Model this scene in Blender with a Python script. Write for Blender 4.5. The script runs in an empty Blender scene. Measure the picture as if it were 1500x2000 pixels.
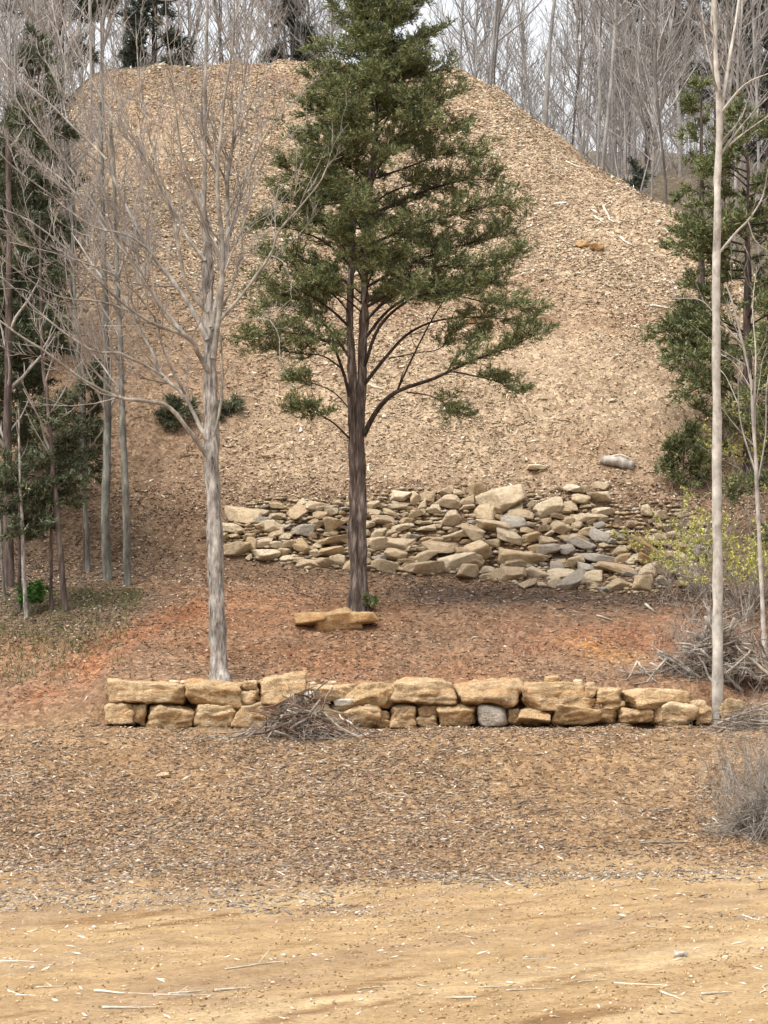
import bpy, bmesh, math, random
import numpy as np
from mathutils import noise as mnoise, Vector

# ------------------------------------------------------------------ camera, world, sun, exposure
S = bpy.context.scene
F, YH, CZ = 5160.0, 1380.0, 3.2          # focal length (photo px), horizon row, eye height
cam = bpy.data.cameras.new('camera'); camo = bpy.data.objects.new('camera', cam)
S.collection.objects.link(camo); S.camera = camo
camo.location = (0, 0, CZ); camo.rotation_euler = (math.radians(90), 0, 0)
cam.sensor_fit = 'HORIZONTAL'; cam.sensor_width = 36.0
cam.lens = 36.0 * F / 1500.0; cam.shift_y = (YH - 1000.0) / 1500.0
cam.clip_start = 0.5; cam.clip_end = 3000

SUN_EL, SUN_AZ = 64.0, -130.0            # azimuth from +Y clockwise: behind the camera, to the left
W = bpy.data.worlds.new('World'); S.world = W; W.use_nodes = True
wn, wl = W.node_tree.nodes, W.node_tree.links
wn.clear()
sky = wn.new('ShaderNodeTexSky'); sky.sky_type = 'NISHITA'; sky.sun_disc = False
sky.sun_elevation = math.radians(SUN_EL); sky.sun_rotation = math.radians(SUN_AZ)
sky.air_density = 1.0; sky.dust_density = 4.0; sky.ozone_density = 1.0
hsv = wn.new('ShaderNodeHueSaturation'); hsv.inputs['Saturation'].default_value = 0.14
hsv.inputs['Value'].default_value = 1.0
bg = wn.new('ShaderNodeBackground'); bg.inputs['Strength'].default_value = 0.15
wo = wn.new('ShaderNodeOutputWorld')
wl.new(sky.outputs[0], hsv.inputs['Color']); wl.new(hsv.outputs[0], bg.inputs['Color']); wl.new(bg.outputs[0], wo.inputs[0])
sl = bpy.data.lights.new('sun', 'SUN'); sl.energy = 1.4; sl.angle = math.radians(40); sl.color = (1.0, 0.95, 0.88)
so = bpy.data.objects.new('sun', sl); S.collection.objects.link(so)
az, el = math.radians(SUN_AZ), math.radians(SUN_EL)
sd = Vector((math.sin(az) * math.cos(el), math.cos(az) * math.cos(el), math.sin(el)))
so.rotation_euler = sd.to_track_quat('Z', 'Y').to_euler(); so.location = (0, 0, 60)
S.view_settings.view_transform = 'Standard'; S.view_settings.look = 'None'
S.view_settings.exposure = 1.1; S.view_settings.gamma = 1.0
S.view_settings.use_curve_mapping = False
S.cycles.max_bounces = 5; S.cycles.diffuse_bounces = 3

# ------------------------------------------------------------------ helpers
RNG = np.random.default_rng(7)
C = S.collection

def PX(x, y, Y):
    return np.array([(x - 750.0) * Y / F, Y, CZ - (y - YH) * Y / F])

_T = np.random.default_rng(3).random((256, 256))
def vn(x, y, s=0):
    x = np.asarray(x, float) + s * 17.31; y = np.asarray(y, float) + s * 9.77
    ix = np.floor(x).astype(int); iy = np.floor(y).astype(int)
    fx = x - ix; fy = y - iy
    fx = fx * fx * (3 - 2 * fx); fy = fy * fy * (3 - 2 * fy)
    a = _T[ix % 256, iy % 256]; b = _T[(ix + 1) % 256, iy % 256]
    c = _T[ix % 256, (iy + 1) % 256]; d = _T[(ix + 1) % 256, (iy + 1) % 256]
    return (a * (1 - fx) + b * fx) * (1 - fy) + (c * (1 - fx) + d * fx) * fy - 0.5
def fbm(x, y, s=0, o=4):
    r = 0; a = 1.0; f = 1.0
    for i in range(o):
        r = r + a * vn(x * f, y * f, s + i); a *= 0.5; f *= 2.03
    return r
def sstep(a, b, x):
    t = np.clip((x - a) / (b - a), 0, 1); return t * t * (3 - 2 * t)
def smin(a, b, k):
    h = np.clip(0.5 + 0.5 * (b - a) / k, 0, 1)
    return b * (1 - h) + a * h - k * h * (1 - h)
def smax(a, b, k): return -smin(-a, -b, k)
def nrm(v): return v / np.maximum(np.linalg.norm(v, axis=-1, keepdims=True), 1e-9)

def tag(o, label=None, cat=None, group=None, kind=None):
    if label: o['label'] = label
    if cat: o['category'] = cat
    if group: o['group'] = group
    if kind: o['kind'] = kind
    return o
def mesh(name, V, Fc, mat, smooth=False, col=None):
    V = np.ascontiguousarray(V, np.float32); Fc = np.ascontiguousarray(Fc, np.int32)
    me = bpy.data.meshes.new(name); n, k = Fc.shape
    me.vertices.add(len(V)); me.vertices.foreach_set('co', V.ravel())
    me.loops.add(n * k); me.loops.foreach_set('vertex_index', Fc.ravel())
    me.polygons.add(n); me.polygons.foreach_set('loop_start', np.arange(0, n * k, k, dtype=np.int32))
    me.polygons.foreach_set('loop_total', np.full(n, k, np.int32))
    if smooth: me.polygons.foreach_set('use_smooth', np.ones(n, bool))
    if col is not None:
        a = me.color_attributes.new('Col', 'FLOAT_COLOR', 'POINT')
        a.data.foreach_set('color', np.concatenate([col, np.ones((len(col), 1))], 1) if col.shape[1] == 3 else col.astype(np.float32).ravel())
    me.update(calc_edges=True)
    if mat: me.materials.append(mat)
    return me
def obj(name, me, parent=None, loc=None):
    o = bpy.data.objects.new(name, me); C.objects.link(o)
    if parent: o.parent = parent
    if loc is not None: o.location = [float(v) for v in loc]
    return o
def empty(name, loc, label, cat, group=None, rz=0):
    o = bpy.data.objects.new(name, None); C.objects.link(o)
    o.location = [float(v) for v in loc]; o.rotation_euler = (0, 0, rz); o.empty_display_size = 0.2
    return tag(o, label, cat, group)

class TB:
    """tapered tubes, collected and built as one mesh"""
    def __init__(s): s.g = {}
    def add(s, pts, rad, sides=4, cap=False):
        pts = np.asarray(pts, float); rad = np.asarray(rad, float)
        if cap:
            d0 = nrm(pts[0] - pts[1]); d1 = nrm(pts[-1] - pts[-2])
            pts = np.vstack([pts[0] + d0 * rad[0] * 0.25, pts, pts[-1] + d1 * rad[-1] * 0.25])
            rad = np.concatenate([[0.0004], rad, [0.0004]])
        s.g.setdefault((len(pts), sides), []).append((pts, rad))
    def arrays(s):
        VV, FF, off = [], [], 0
        for (n, k), L in s.g.items():
            P = np.array([a for a, b in L]); R = np.array([b for a, b in L]); M = len(L)
            T = nrm(np.gradient(P, axis=1)); mean = np.abs(nrm(P[:, -1] - P[:, 0]))
            ref = np.zeros((M, 3)); ref[np.arange(M), np.argmin(mean, 1)] = 1
            N = nrm(np.cross(T, ref[:, None, :])); B = np.cross(T, N)
            a = np.arange(k) * 2 * math.pi / k
            V = P[:, :, None, :] + R[:, :, None, None] * (np.cos(a)[None, None, :, None] * N[:, :, None, :] + np.sin(a)[None, None, :, None] * B[:, :, None, :])
            idx = np.arange(M * n * k).reshape(M, n, k) + off
            j = np.roll(idx, -1, axis=2)
            Q = np.stack([idx[:, :-1], j[:, :-1], j[:, 1:], idx[:, 1:]], -1).reshape(-1, 4)
            VV.append(V.reshape(-1, 3)); FF.append(Q); off += M * n * k
        return np.concatenate(VV), np.concatenate(FF)
    def mesh(s, name, mat, origin=(0, 0, 0), smooth=True, bump=0.0):
        V, Q = s.arrays()
        if bump:
            V = V + bump * np.stack([fbm(V[:, 2] * 2.2 + V[:, 0] * 5, V[:, 1] * 5, 31), fbm(V[:, 2] * 2.2 - V[:, 1] * 5, V[:, 0] * 5, 37), 0 * V[:, 0]], -1)
        return mesh(name, V - np.asarray(origin), Q, mat, smooth)

def spline(pts, n):
    """Catmull-Rom through pts, n samples per span"""
    p = np.asarray(pts, float); p = np.vstack([2 * p[0] - p[1], p, 2 * p[-1] - p[-2]])
    out = []
    for i in range(1, len(p) - 2):
        t = np.linspace(0, 1, n, endpoint=False)[:, None]
        a, b, c, d = p[i - 1], p[i], p[i + 1], p[i + 2]
        out.append(0.5 * (2 * b + (c - a) * t + (2 * a - 5 * b + 4 * c - d) * t ** 2 + (3 * b - a - 3 * c + d) * t ** 3))
    out.append(p[-2][None]); return np.vstack(out)
def lerp_at(pts, t):
    x = t * (len(pts) - 1); i = min(int(x), len(pts) - 2); return pts[i] + (pts[i + 1] - pts[i]) * (x - i)

def branch_path(p, d, L, n, rng, up=0.15, wig=0.12):
    out = [p]; d = d / np.linalg.norm(d)
    for i in range(n - 1):
        d = d + rng.normal(0, wig, 3) + np.array([0, 0, up / n * 2]); d = d / np.linalg.norm(d)
        out.append(out[-1] + d * L / (n - 1))
    return np.array(out)
def grow(tb, pts, r0, r1, lev, rng, dens=(2.2, 3.0, 4.0), ratio=0.5, t0=0.25, sides=(7, 5, 4, 3), add=True, up=0.3, ang=(0.5, 0.95), maxlen=3.0, rmin=0.004, top=0):
    """tube along pts and its side branches, lev levels deep"""
    L = np.linalg.norm(np.diff(pts, axis=0), axis=1).sum(); n = len(pts)
    if add: tb.add(pts, r0 + (r1 - r0) * np.linspace(0, 1, n) ** 0.85, sides[min(top, len(sides) - 1)])
    if lev <= 0: return
    k = rng.poisson(dens[min(top, len(dens) - 1)] * L * (1 - t0)) + 1
    for _ in range(k):
        t = rng.uniform(t0, 0.98); p = lerp_at(pts, t); tn = lerp_at(pts, min(1, t + 0.06)) - lerp_at(pts, max(0, t - 0.06))
        tn = tn / np.linalg.norm(tn); q = np.cross(tn, rng.normal(0, 1, 3)); q /= np.linalg.norm(q)
        a = rng.uniform(*ang); d = tn * math.cos(a) + q * math.sin(a); d[2] += 0.12
        l = min(maxlen, L * ratio * rng.uniform(0.45, 1.0) * (1.15 - 0.6 * t))
        if l < 0.12: continue
        rr = max(rmin, (r0 + (r1 - r0) * t) * rng.uniform(0.35, 0.6))
        m = 5 if lev > 1 else 4
        grow(tb, branch_path(p, d, l, m, rng, up, 0.13), rr, max(rmin * 0.6, rr * 0.3), lev - 1, rng, dens, ratio, 0.15, sides, True, up, ang, maxlen, rmin, top + 1)

def sprays(P, D, L, m, rng, ll=0.13, lw=0.02, spread=0.6, droop=0.0):
    N = len(P); t = rng.random((N, m)) ** 0.8
    b = P[:, None] + D[:, None] * (L * t)[..., None] + rng.normal(0, 0.018, (N, m, 3))
    d = nrm(D[:, None] * 0.75 + rng.normal(0, spread, (N, m, 3)) + np.array([0, 0, 0.15 - droop]))
    l = ll * rng.uniform(0.6, 1.25, (N, m))[..., None]
    s = nrm(np.cross(d, rng.normal(0, 1, (N, m, 3)))) * lw * rng.uniform(0.6, 1.3, (N, m))[..., None]
    V = np.stack([b - s, b + s, b + d * l], 2).reshape(-1, 3)
    return V, np.arange(N * m * 3).reshape(-1, 3)

# ------------------------------------------------------------------ materials
def mat(name, rough=0.9):
    m = bpy.data.materials.new(name); m.use_nodes = True
    nt = m.node_tree; b = nt.nodes['Principled BSDF']; b.inputs['Roughness'].default_value = rough
    b.inputs['Specular IOR Level'].default_value = 0.15
    return m, nt.nodes, nt.links, b
def ramp(n, stops, interp='LINEAR'):
    r = n.new('ShaderNodeValToRGB'); r.color_ramp.interpolation = interp
    e = r.color_ramp.elements
    while len(e) < len(stops): e.new(0.5)
    for i, (p, c) in enumerate(stops): e[i].position = p; e[i].color = (*c, 1)
    return r
def noisen(n, l, scale, detail=4, rough=0.6, coord='Object', stretch=None, rot=None):
    tc = n.new('ShaderNodeTexCoord'); t = n.new('ShaderNodeTexNoise')
    t.inputs['Scale'].default_value = scale; t.inputs['Detail'].default_value = detail; t.inputs['Roughness'].default_value = rough
    if stretch:
        mp = n.new('ShaderNodeMapping'); mp.inputs['Scale'].default_value = stretch
        if rot: mp.inputs['Rotation'].default_value = rot
        l.new(tc.outputs[coord], mp.inputs['Vector']); l.new(mp.outputs[0], t.inputs['Vector'])
    else: l.new(tc.outputs[coord], t.inputs['Vector'])
    return t
def mix(n, l, a, b, f, mode='MIX'):
    m = n.new('ShaderNodeMix'); m.data_type = 'RGBA'; m.blend_type = mode
    for sock, v in ((m.inputs[0], f), (m.inputs[6], a), (m.inputs[7], b)):
        if hasattr(v, 'links'): l.new(v, sock)
        elif isinstance(v, (int, float)): sock.default_value = v
        else: sock.default_value = (*v, 1)
    return m.outputs[2]
def bump(n, l, b, h, strength, dist):
    u = n.new('ShaderNodeBump'); u.inputs['Strength'].default_value = strength; u.inputs['Distance'].default_value = dist
    l.new(h, u.inputs['Height']); l.new(u.outputs[0], b.inputs['Normal'])
def island_mat(name, stops, nz=None, rough=0.85, spec=0.1):
    m, n, l, b = mat(name, rough); g = n.new('ShaderNodeNewGeometry')
    r = ramp(n, stops); l.new(g.outputs['Random Per Island'], r.inputs[0]); c = r.outputs[0]
    if nz:
        t = noisen(n, l, nz[0], 3); rr = ramp(n, [(0.35, (nz[1],) * 3), (0.65, (nz[2],) * 3)])
        l.new(t.outputs[0], rr.inputs[0]); c = mix(n, l, c, rr.outputs[0], 1.0, 'MULTIPLY')
    l.new(c, b.inputs['Base Color']); b.inputs['Specular IOR Level'].default_value = spec
    return m
def bark_mat(name, dark, mid, light, zs=0.25, scale=9, bstr=0.6):
    m, n, l, b = mat(name, 0.95)
    t = noisen(n, l, scale, 5, 0.65, 'Object', (1, 1, zs)); r = ramp(n, [(0.3, dark), (0.5, mid), (0.7, light)])
    l.new(t.outputs[0], r.inputs[0])
    t2 = noisen(n, l, 1.3, 3); r2 = ramp(n, [(0.35, (0.7,) * 3), (0.65, (1.15,) * 3)]); l.new(t2.outputs[0], r2.inputs[0])
    l.new(mix(n, l, r.outputs[0], r2.outputs[0], 1.0, 'MULTIPLY'), b.inputs['Base Color'])
    bump(n, l, b, t.outputs[0], bstr, 0.03)
    return m
def stone_mat(name, cols, stain=0.42):
    m, n, l, b = mat(name, 0.9)
    oi = n.new('ShaderNodeObjectInfo'); r = ramp(n, cols); l.new(oi.outputs['Random'], r.inputs[0])
    t = noisen(n, l, 3.2, 5, 0.65, 'Object'); rr = ramp(n, [(0.3, (0.68, 0.58, 0.48)), (0.5, (1.03, 1.02, 1)), (0.72, (1.3, 1.3, 1.25))])
    l.new(t.outputs[0], rr.inputs[0]); c = mix(n, l, r.outputs[0], rr.outputs[0], 1.0, 'MULTIPLY')
    t2 = noisen(n, l, 1.4, 4, 0.6, 'Object', (1, 1, 4.5)); r2 = ramp(n, [(0.4, (0, 0, 0)), (0.62, (1, 1, 1))]); l.new(t2.outputs[0], r2.inputs[0])
    c2 = mix(n, l, c, (0.44, 0.22, 0.075), stain); c = mix(n, l, c, c2, r2.outputs[0])
    t4 = noisen(n, l, 26, 3, 0.6, 'Object'); r4 = ramp(n, [(0.3, (0.75,) * 3), (0.7, (1.2,) * 3)]); l.new(t4.outputs[0], r4.inputs[0])
    c = mix(n, l, c, r4.outputs[0], 1.0, 'MULTIPLY')
    l.new(c, b.inputs['Base Color'])
    t3 = noisen(n, l, 7, 6, 0.7, 'Object', (1, 1, 2.5)); bump(n, l, b, t3.outputs[0], 0.9, 0.08)
    return m

M = {}
# ground: colour zones come with the mesh, grain and relief from noise
m, n, l, b = mat('ground_dirt', 0.95)
ca = n.new('ShaderNodeVertexColor'); ca.layer_name = 'Col'
t1 = noisen(n, l, 1.1, 6, 0.65); r1 = ramp(n, [(0.3, (0.78, 0.75, 0.72)), (0.7, (1.2, 1.2, 1.2))]); l.new(t1.outputs[0], r1.inputs[0])
t2 = noisen(n, l, 14, 5, 0.7); r2 = ramp(n, [(0.3, (0.66, 0.62, 0.58)), (0.5, (1, 1, 1)), (0.72, (1.32, 1.32, 1.3))]); l.new(t2.outputs[0], r2.inputs[0])
c = mix(n, l, ca.outputs[0], r1.outputs[0], 1.0, 'MULTIPLY'); c = mix(n, l, c, r2.outputs[0], 1.0, 'MULTIPLY')
vt = n.new('ShaderNodeTexVoronoi'); vt.inputs['Scale'].default_value = 11; tcv = n.new('ShaderNodeTexCoord'); mpv = n.new('ShaderNodeMapping'); mpv.inputs['Scale'].default_value = (1, 0.8, 0.8); mpv.inputs['Rotation'].default_value = (0.3, 0.4, 0.5)
tw_ = noisen(n, l, 5, 3); mxv = n.new('ShaderNodeVectorMath'); mxv.operation = 'MULTIPLY_ADD'; mxv.inputs[1].default_value = (0.35, 0.35, 0.35)
l.new(tcv.outputs['Object'], mpv.inputs['Vector']); l.new(tw_.outputs['Color'], mxv.inputs[0]); l.new(mpv.outputs[0], mxv.inputs[2]); l.new(mxv.outputs[0], vt.inputs['Vector'])
sv = n.new('ShaderNodeSeparateColor'); l.new(vt.outputs['Color'], sv.inputs[0]); rv = ramp(n, [(0.0, (0.55, 0.5, 0.46)), (0.35, (0.9, 0.88, 0.86)), (0.75, (1.1, 1.1, 1.1)), (1.0, (1.5, 1.5, 1.48))]); l.new(sv.outputs[0], rv.inputs[0])
inv = n.new('ShaderNodeMath'); inv.operation = 'SUBTRACT'; inv.inputs[0].default_value = 1.0; l.new(ca.outputs['Alpha'], inv.inputs[1])
c = mix(n, l, c, mix(n, l, c, rv.outputs[0], 1.0, 'MULTIPLY'), inv.outputs[0])
ts = noisen(n, l, 1.0, 8, 0.75, 'Object', (1.6, 0.45, 1.0), (0, 0, 1.05))
ts.inputs['Vector'].links[0].from_node.vector_type = 'TEXTURE'; rs = ramp(n, [(0.30, (0.62, 0.56, 0.5)), (0.42, (0.98, 0.96, 0.94)), (0.58, (1.12, 1.12, 1.12)), (0.74, (1.36, 1.38, 1.42))]); l.new(ts.outputs[0], rs.inputs[0])
c = mix(n, l, c, mix(n, l, c, rs.outputs[0], 1.0, 'MULTIPLY'), ca.outputs['Alpha'])
l.new(c, b.inputs['Base Color']); bump(n, l, b, t2.outputs[0], 1.0, 0.09); M['ground'] = m

M['chip_hill'] = island_mat('wood_chips_pale', [(0.0, (0.18, 0.125, 0.082)), (0.3, (0.32, 0.24, 0.16)), (0.65, (0.45, 0.355, 0.245)), (0.9, (0.57, 0.475, 0.345)), (1.0, (0.74, 0.66, 0.52))])
M['chip_bank'] = island_mat('wood_chips_brown', [(0.0, (0.09, 0.066, 0.048)), (0.35, (0.19, 0.14, 0.10)), (0.75, (0.30, 0.23, 0.165)), (0.95, (0.44, 0.36, 0.27)), (1.0, (0.68, 0.61, 0.50))])
M['chip_grey'] = island_mat('wood_chips_grey', [(0.0, (0.09, 0.076, 0.066)), (0.35, (0.19, 0.16, 0.135)), (0.75, (0.35, 0.31, 0.26)), (1.0, (0.60, 0.54, 0.46))])
M['chip_dark'] = island_mat('wood_chips_dark', [(0.0, (0.04, 0.032, 0.027)), (0.5, (0.11, 0.085, 0.07)), (0.85, (0.22, 0.175, 0.14)), (1.0, (0.42, 0.35, 0.28))])
M['chip_white'] = island_mat('bleached_splinters', [(0.0, (0.42, 0.35, 0.25)), (0.6, (0.66, 0.58, 0.45)), (1.0, (0.82, 0.77, 0.67))])
M['cedar'] = island_mat('cedar_foliage', [(0.0, (0.056, 0.072, 0.038)), (0.4, (0.120, 0.146, 0.066)), (0.8, (0.215, 0.232, 0.104)), (1.0, (0.32, 0.285, 0.15))], (1.1, 0.72, 1.3))
M['cedar_dark'] = island_mat('dark_cedar_foliage', [(0.0, (0.044, 0.056, 0.036)), (0.5, (0.10, 0.115, 0.068)), (1.0, (0.20, 0.205, 0.125))], (1.0, 0.7, 1.3))  # lifted paler so the foliage colour itself carries some haze
M['cedar_far'] = island_mat('far_evergreen_foliage', [(0.0, (0.05, 0.062, 0.052)), (0.5, (0.10, 0.118, 0.095)), (1.0, (0.19, 0.20, 0.16))])
M['bud'] = island_mat('spring_buds', [(0.0, (0.24, 0.25, 0.05)), (0.5, (0.42, 0.42, 0.10)), (1.0, (0.60, 0.58, 0.20))])
M['sprout'] = island_mat('green_sprouts', [(0.0, (0.03, 0.08, 0.02)), (1.0, (0.09, 0.19, 0.04))])
M['grass'] = island_mat('dull_grass', [(0.0, (0.07, 0.085, 0.03)), (1.0, (0.17, 0.17, 0.075))])
M['bark_cedar'] = bark_mat('cedar_bark', (0.032, 0.024, 0.020), (0.12, 0.092, 0.078), (0.34, 0.285, 0.25), 0.16, 13, 1.3)
M['limb_cedar'] = bark_mat('cedar_limb_bark', (0.02, 0.015, 0.013), (0.05, 0.037, 0.031), (0.105, 0.08, 0.068), 0.3, 12)
M['bark_grey'] = bark_mat('grey_bark', (0.045, 0.037, 0.03), (0.28, 0.25, 0.22), (0.56, 0.52, 0.47), 0.25, 12, 1.3)
M['limb_grey'] = bark_mat('grey_limb_bark', (0.12, 0.10, 0.085), (0.29, 0.26, 0.225), (0.50, 0.465, 0.41), 0.5, 5)
M['twig_pink'] = bark_mat('twig_bark', (0.20, 0.17, 0.15), (0.32, 0.28, 0.25), (0.46, 0.42, 0.38), 0.6, 3)
M['bark_pale'] = bark_mat('pale_smooth_bark', (0.24, 0.21, 0.18), (0.45, 0.41, 0.36), (0.60, 0.56, 0.50), 0.6, 5, 0.25)
M['bark_far'] = bark_mat('far_bark', (0.20, 0.18, 0.165), (0.33, 0.305, 0.285), (0.47, 0.45, 0.425), 0.2, 4, 0.3)  # distance haze is put into the colour: lighter than near bark
M['bark_far_dark'] = bark_mat('far_dark_bark', (0.06, 0.05, 0.045), (0.12, 0.105, 0.095), (0.2, 0.18, 0.165), 0.2, 4, 0.3)
M['twig_far'] = bark_mat('far_twigs', (0.21, 0.185, 0.17), (0.31, 0.285, 0.265), (0.42, 0.395, 0.375), 0.6, 2, 0.1)  # twigs lightened the same way, haze painted into the colour
M['bark_brown'] = bark_mat('brown_bark', (0.035, 0.026, 0.022), (0.10, 0.075, 0.065), (0.2, 0.16, 0.14), 0.2, 9)
M['bark_lichen'] = bark_mat('lichen_bark', (0.05, 0.047, 0.04), (0.15, 0.147, 0.125), (0.30, 0.295, 0.255), 0.25, 7)
M['dead'] = bark_mat('dead_wood', (0.13, 0.10, 0.08), (0.29, 0.245, 0.20), (0.54, 0.48, 0.41), 0.6, 3, 0.3)
M['dead_red'] = bark_mat('dead_reddish_wood', (0.07, 0.04, 0.03), (0.16, 0.095, 0.07), (0.28, 0.19, 0.14), 0.6, 3, 0.3)
M['bleached'] = bark_mat('bleached_wood', (0.40, 0.34, 0.26), (0.62, 0.55, 0.44), (0.80, 0.74, 0.64), 0.6, 6, 0.3)
M['boulder'] = stone_mat('quarried_sandstone', [(0.0, (0.38, 0.275, 0.16)), (0.35, (0.47, 0.355, 0.22)), (0.7, (0.40, 0.29, 0.175)), (1.0, (0.52, 0.41, 0.265))])
M['rock'] = stone_mat('field_sandstone', [(0.0, (0.54, 0.41, 0.26)), (0.3, (0.65, 0.55, 0.40)), (0.5, (0.47, 0.36, 0.24)), (0.8, (0.70, 0.61, 0.46)), (1.0, (0.53, 0.39, 0.235))], 0.22)
M['rock_grey'] = stone_mat('grey_stone', [(0.0, (0.36, 0.325, 0.28)), (1.0, (0.47, 0.435, 0.385))])
M['rock_orange'] = stone_mat('orange_stone', [(0.0, (0.42, 0.28, 0.15)), (1.0, (0.48, 0.34, 0.19))])
for k in ('rock_grey',):
    for nd in M[k].node_tree.nodes:
        if nd.type == 'MIX' and nd.blend_type == 'MIX' and not nd.inputs[0].is_linked: nd.inputs[0].default_value = 0.12

# ------------------------------------------------------------------ terrain
PY = np.array([-2000, 20, 27, 40, 47, 50, 57, 59.6, 60.35, 60.75, 63, 66, 70, 71.2, 73.5])
PZ = np.array([0, 0, 0.0, 0.12, 0.30, 0.60, 2.48, 2.72, 2.78, 3.70, 4.52, 5.60, 6.62, 7.1, 9.2])
PZs = PZ.copy(); PZs[8] = 3.05; PZs[9] = 3.25; PZs[7] = 2.8; PZs[10] = 4.3   # without the retained step
def H(X, Y):
    X = np.asarray(X, float); Y = np.asarray(Y, float)
    st = sstep(-6.9, -6.2, X) * (1 - sstep(7.6, 8.6, X))
    z = np.interp(Y, PY, PZs) * (1 - st) + np.interp(Y, PY, PZ) * st
    u = np.interp(Y, [44, 50, 57, 60], [0, 1, 1, 0])
    z = z + u * 0.25 * fbm(X * 0.22, Y * 0.3, 5, 2)
    z = z - 0.55 * sstep(-6.5, -11, X) * np.interp(Y, [54, 58, 63, 70], [0, 1, 0.6, 0])
    front = 9.2 + 0.70 * (Y - 73.5) + 0.9 * sstep(73.5, 79, Y) - 0.9 * sstep(86, 99, Y) + 0.5 * fbm(X * 0.16, Y * 0.12, 8, 3)
    right = 26.96 - 0.785 * (X - 2.67) + 0.2 * (Y - 98.5) + 0.9 * fbm(X * 0.25, Y * 0.25, 11, 4)
    left = 27.3 + 1.0 * (X + 10.3) + 0.35 * (Y - 98.7) + 0.3 * fbm(X * 0.3, Y * 0.3, 12, 2)
    top = 27.45 + 0.02 * (Y - 99) - 0.0018 * (X + 4.5) ** 2
    hill = smin(smin(front, right, 0.9), smin(left, top, 0.35), 0.45)
    nat = 5.6 + 0.42 * (np.minimum(Y, 112) - 66) + 0.02 * np.maximum(Y - 112, 0)
    nat = nat + sstep(4, 14, X) * np.interp(Y, [108, 190, 260], [0, 16.5, 20])
    nat = nat + 0.6 * fbm(X * 0.12, Y * 0.12, 14, 2)
    up = np.maximum(hill, nat - 1.2 * sstep(90, 100, Y) * (1 - sstep(4, 10, np.abs(X))))
    up = np.where(Y > 73.5, up, -50)
    z = np.where(Y > 73.5, smax(up, 0 * Y + 9.0, 0.2), z)
    z = z + np.interp(Y, [20, 46, 52, 75, 100], [0.02, 0.03, 0.10, 0.16, 0.2]) * fbm(X * 1.3, Y * 1.3, 20, 3)
    ua, va = X * 0.5 + Y * 0.866, X * 0.866 - Y * 0.5
    z = z + np.interp(Y, [22, 26, 46, 50], [0, 1, 1, 0]) * (0.05 * fbm(ua * 0.12, va * 1.3, 95, 3))
    z = z + np.interp(Y, [75, 80, 99, 110], [0, 1, 1, 0]) * (0.35 * fbm(X * 0.7, Y * 0.35, 97, 3))
    return z
def hit(x, y, Y0=26.0, Y1=240.0):
    """ground point seen at photo pixel x, y"""
    Ys = np.arange(Y0, Y1, 0.1); Xs = (x - 750) * Ys / F; Zs = CZ - (y - YH) * Ys / F
    g = np.nonzero(H(Xs, Ys) >= Zs)[0]
    i = g[0] if len(g) else len(Ys) - 1
    return np.array([Xs[i], Ys[i], float(H(Xs[i], Ys[i]))])
def hits(xs, ys):
    Ys = np.concatenate([np.arange(24, 76, 0.12), np.arange(76, 110, 0.25)]); xs = np.asarray(xs, float); ys = np.asarray(ys, float)
    Xs = (xs[:, None] - 750) * Ys / F; Zs = CZ - (ys[:, None] - YH) * Ys / F
    g = H(Xs, Ys[None] + 0 * Xs) >= Zs; ok = g.any(1); i = g.argmax(1); a = np.arange(len(xs))
    X = Xs[a, i][ok]; Y = Ys[i][ok]
    return np.stack([X, Y, H(X, Y)], -1), ok

def axis(lo, hi, step, far):
    a = np.arange(lo, hi + 1e-6, step); g = []; d = step; p = hi
    while p < far: d *= 1.25; p += d; g.append(p)
    g = np.array(g); return a, g
ax, gx = axis(-15, 15, 0.2, 900); ay, gy = axis(22, 104, 0.2, 900)
AX = np.concatenate([-(gx[::-1]), ax, gx]); b0 = 22 - (gy - 104)[::2]; AY = np.concatenate([b0[::-1][b0[::-1] > -400], ay, gy])
GX, GY = np.meshgrid(AX, AY); GZ = H(GX, GY)
nx, ny = len(AX), len(AY)
V = np.stack([GX, GY, GZ], -1).reshape(-1, 3)
ii = np.arange(nx * ny).reshape(ny, nx)
Q = np.stack([ii[:-1, :-1], ii[:-1, 1:], ii[1:, 1:], ii[1:, :-1]], -1).reshape(-1, 4)
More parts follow.
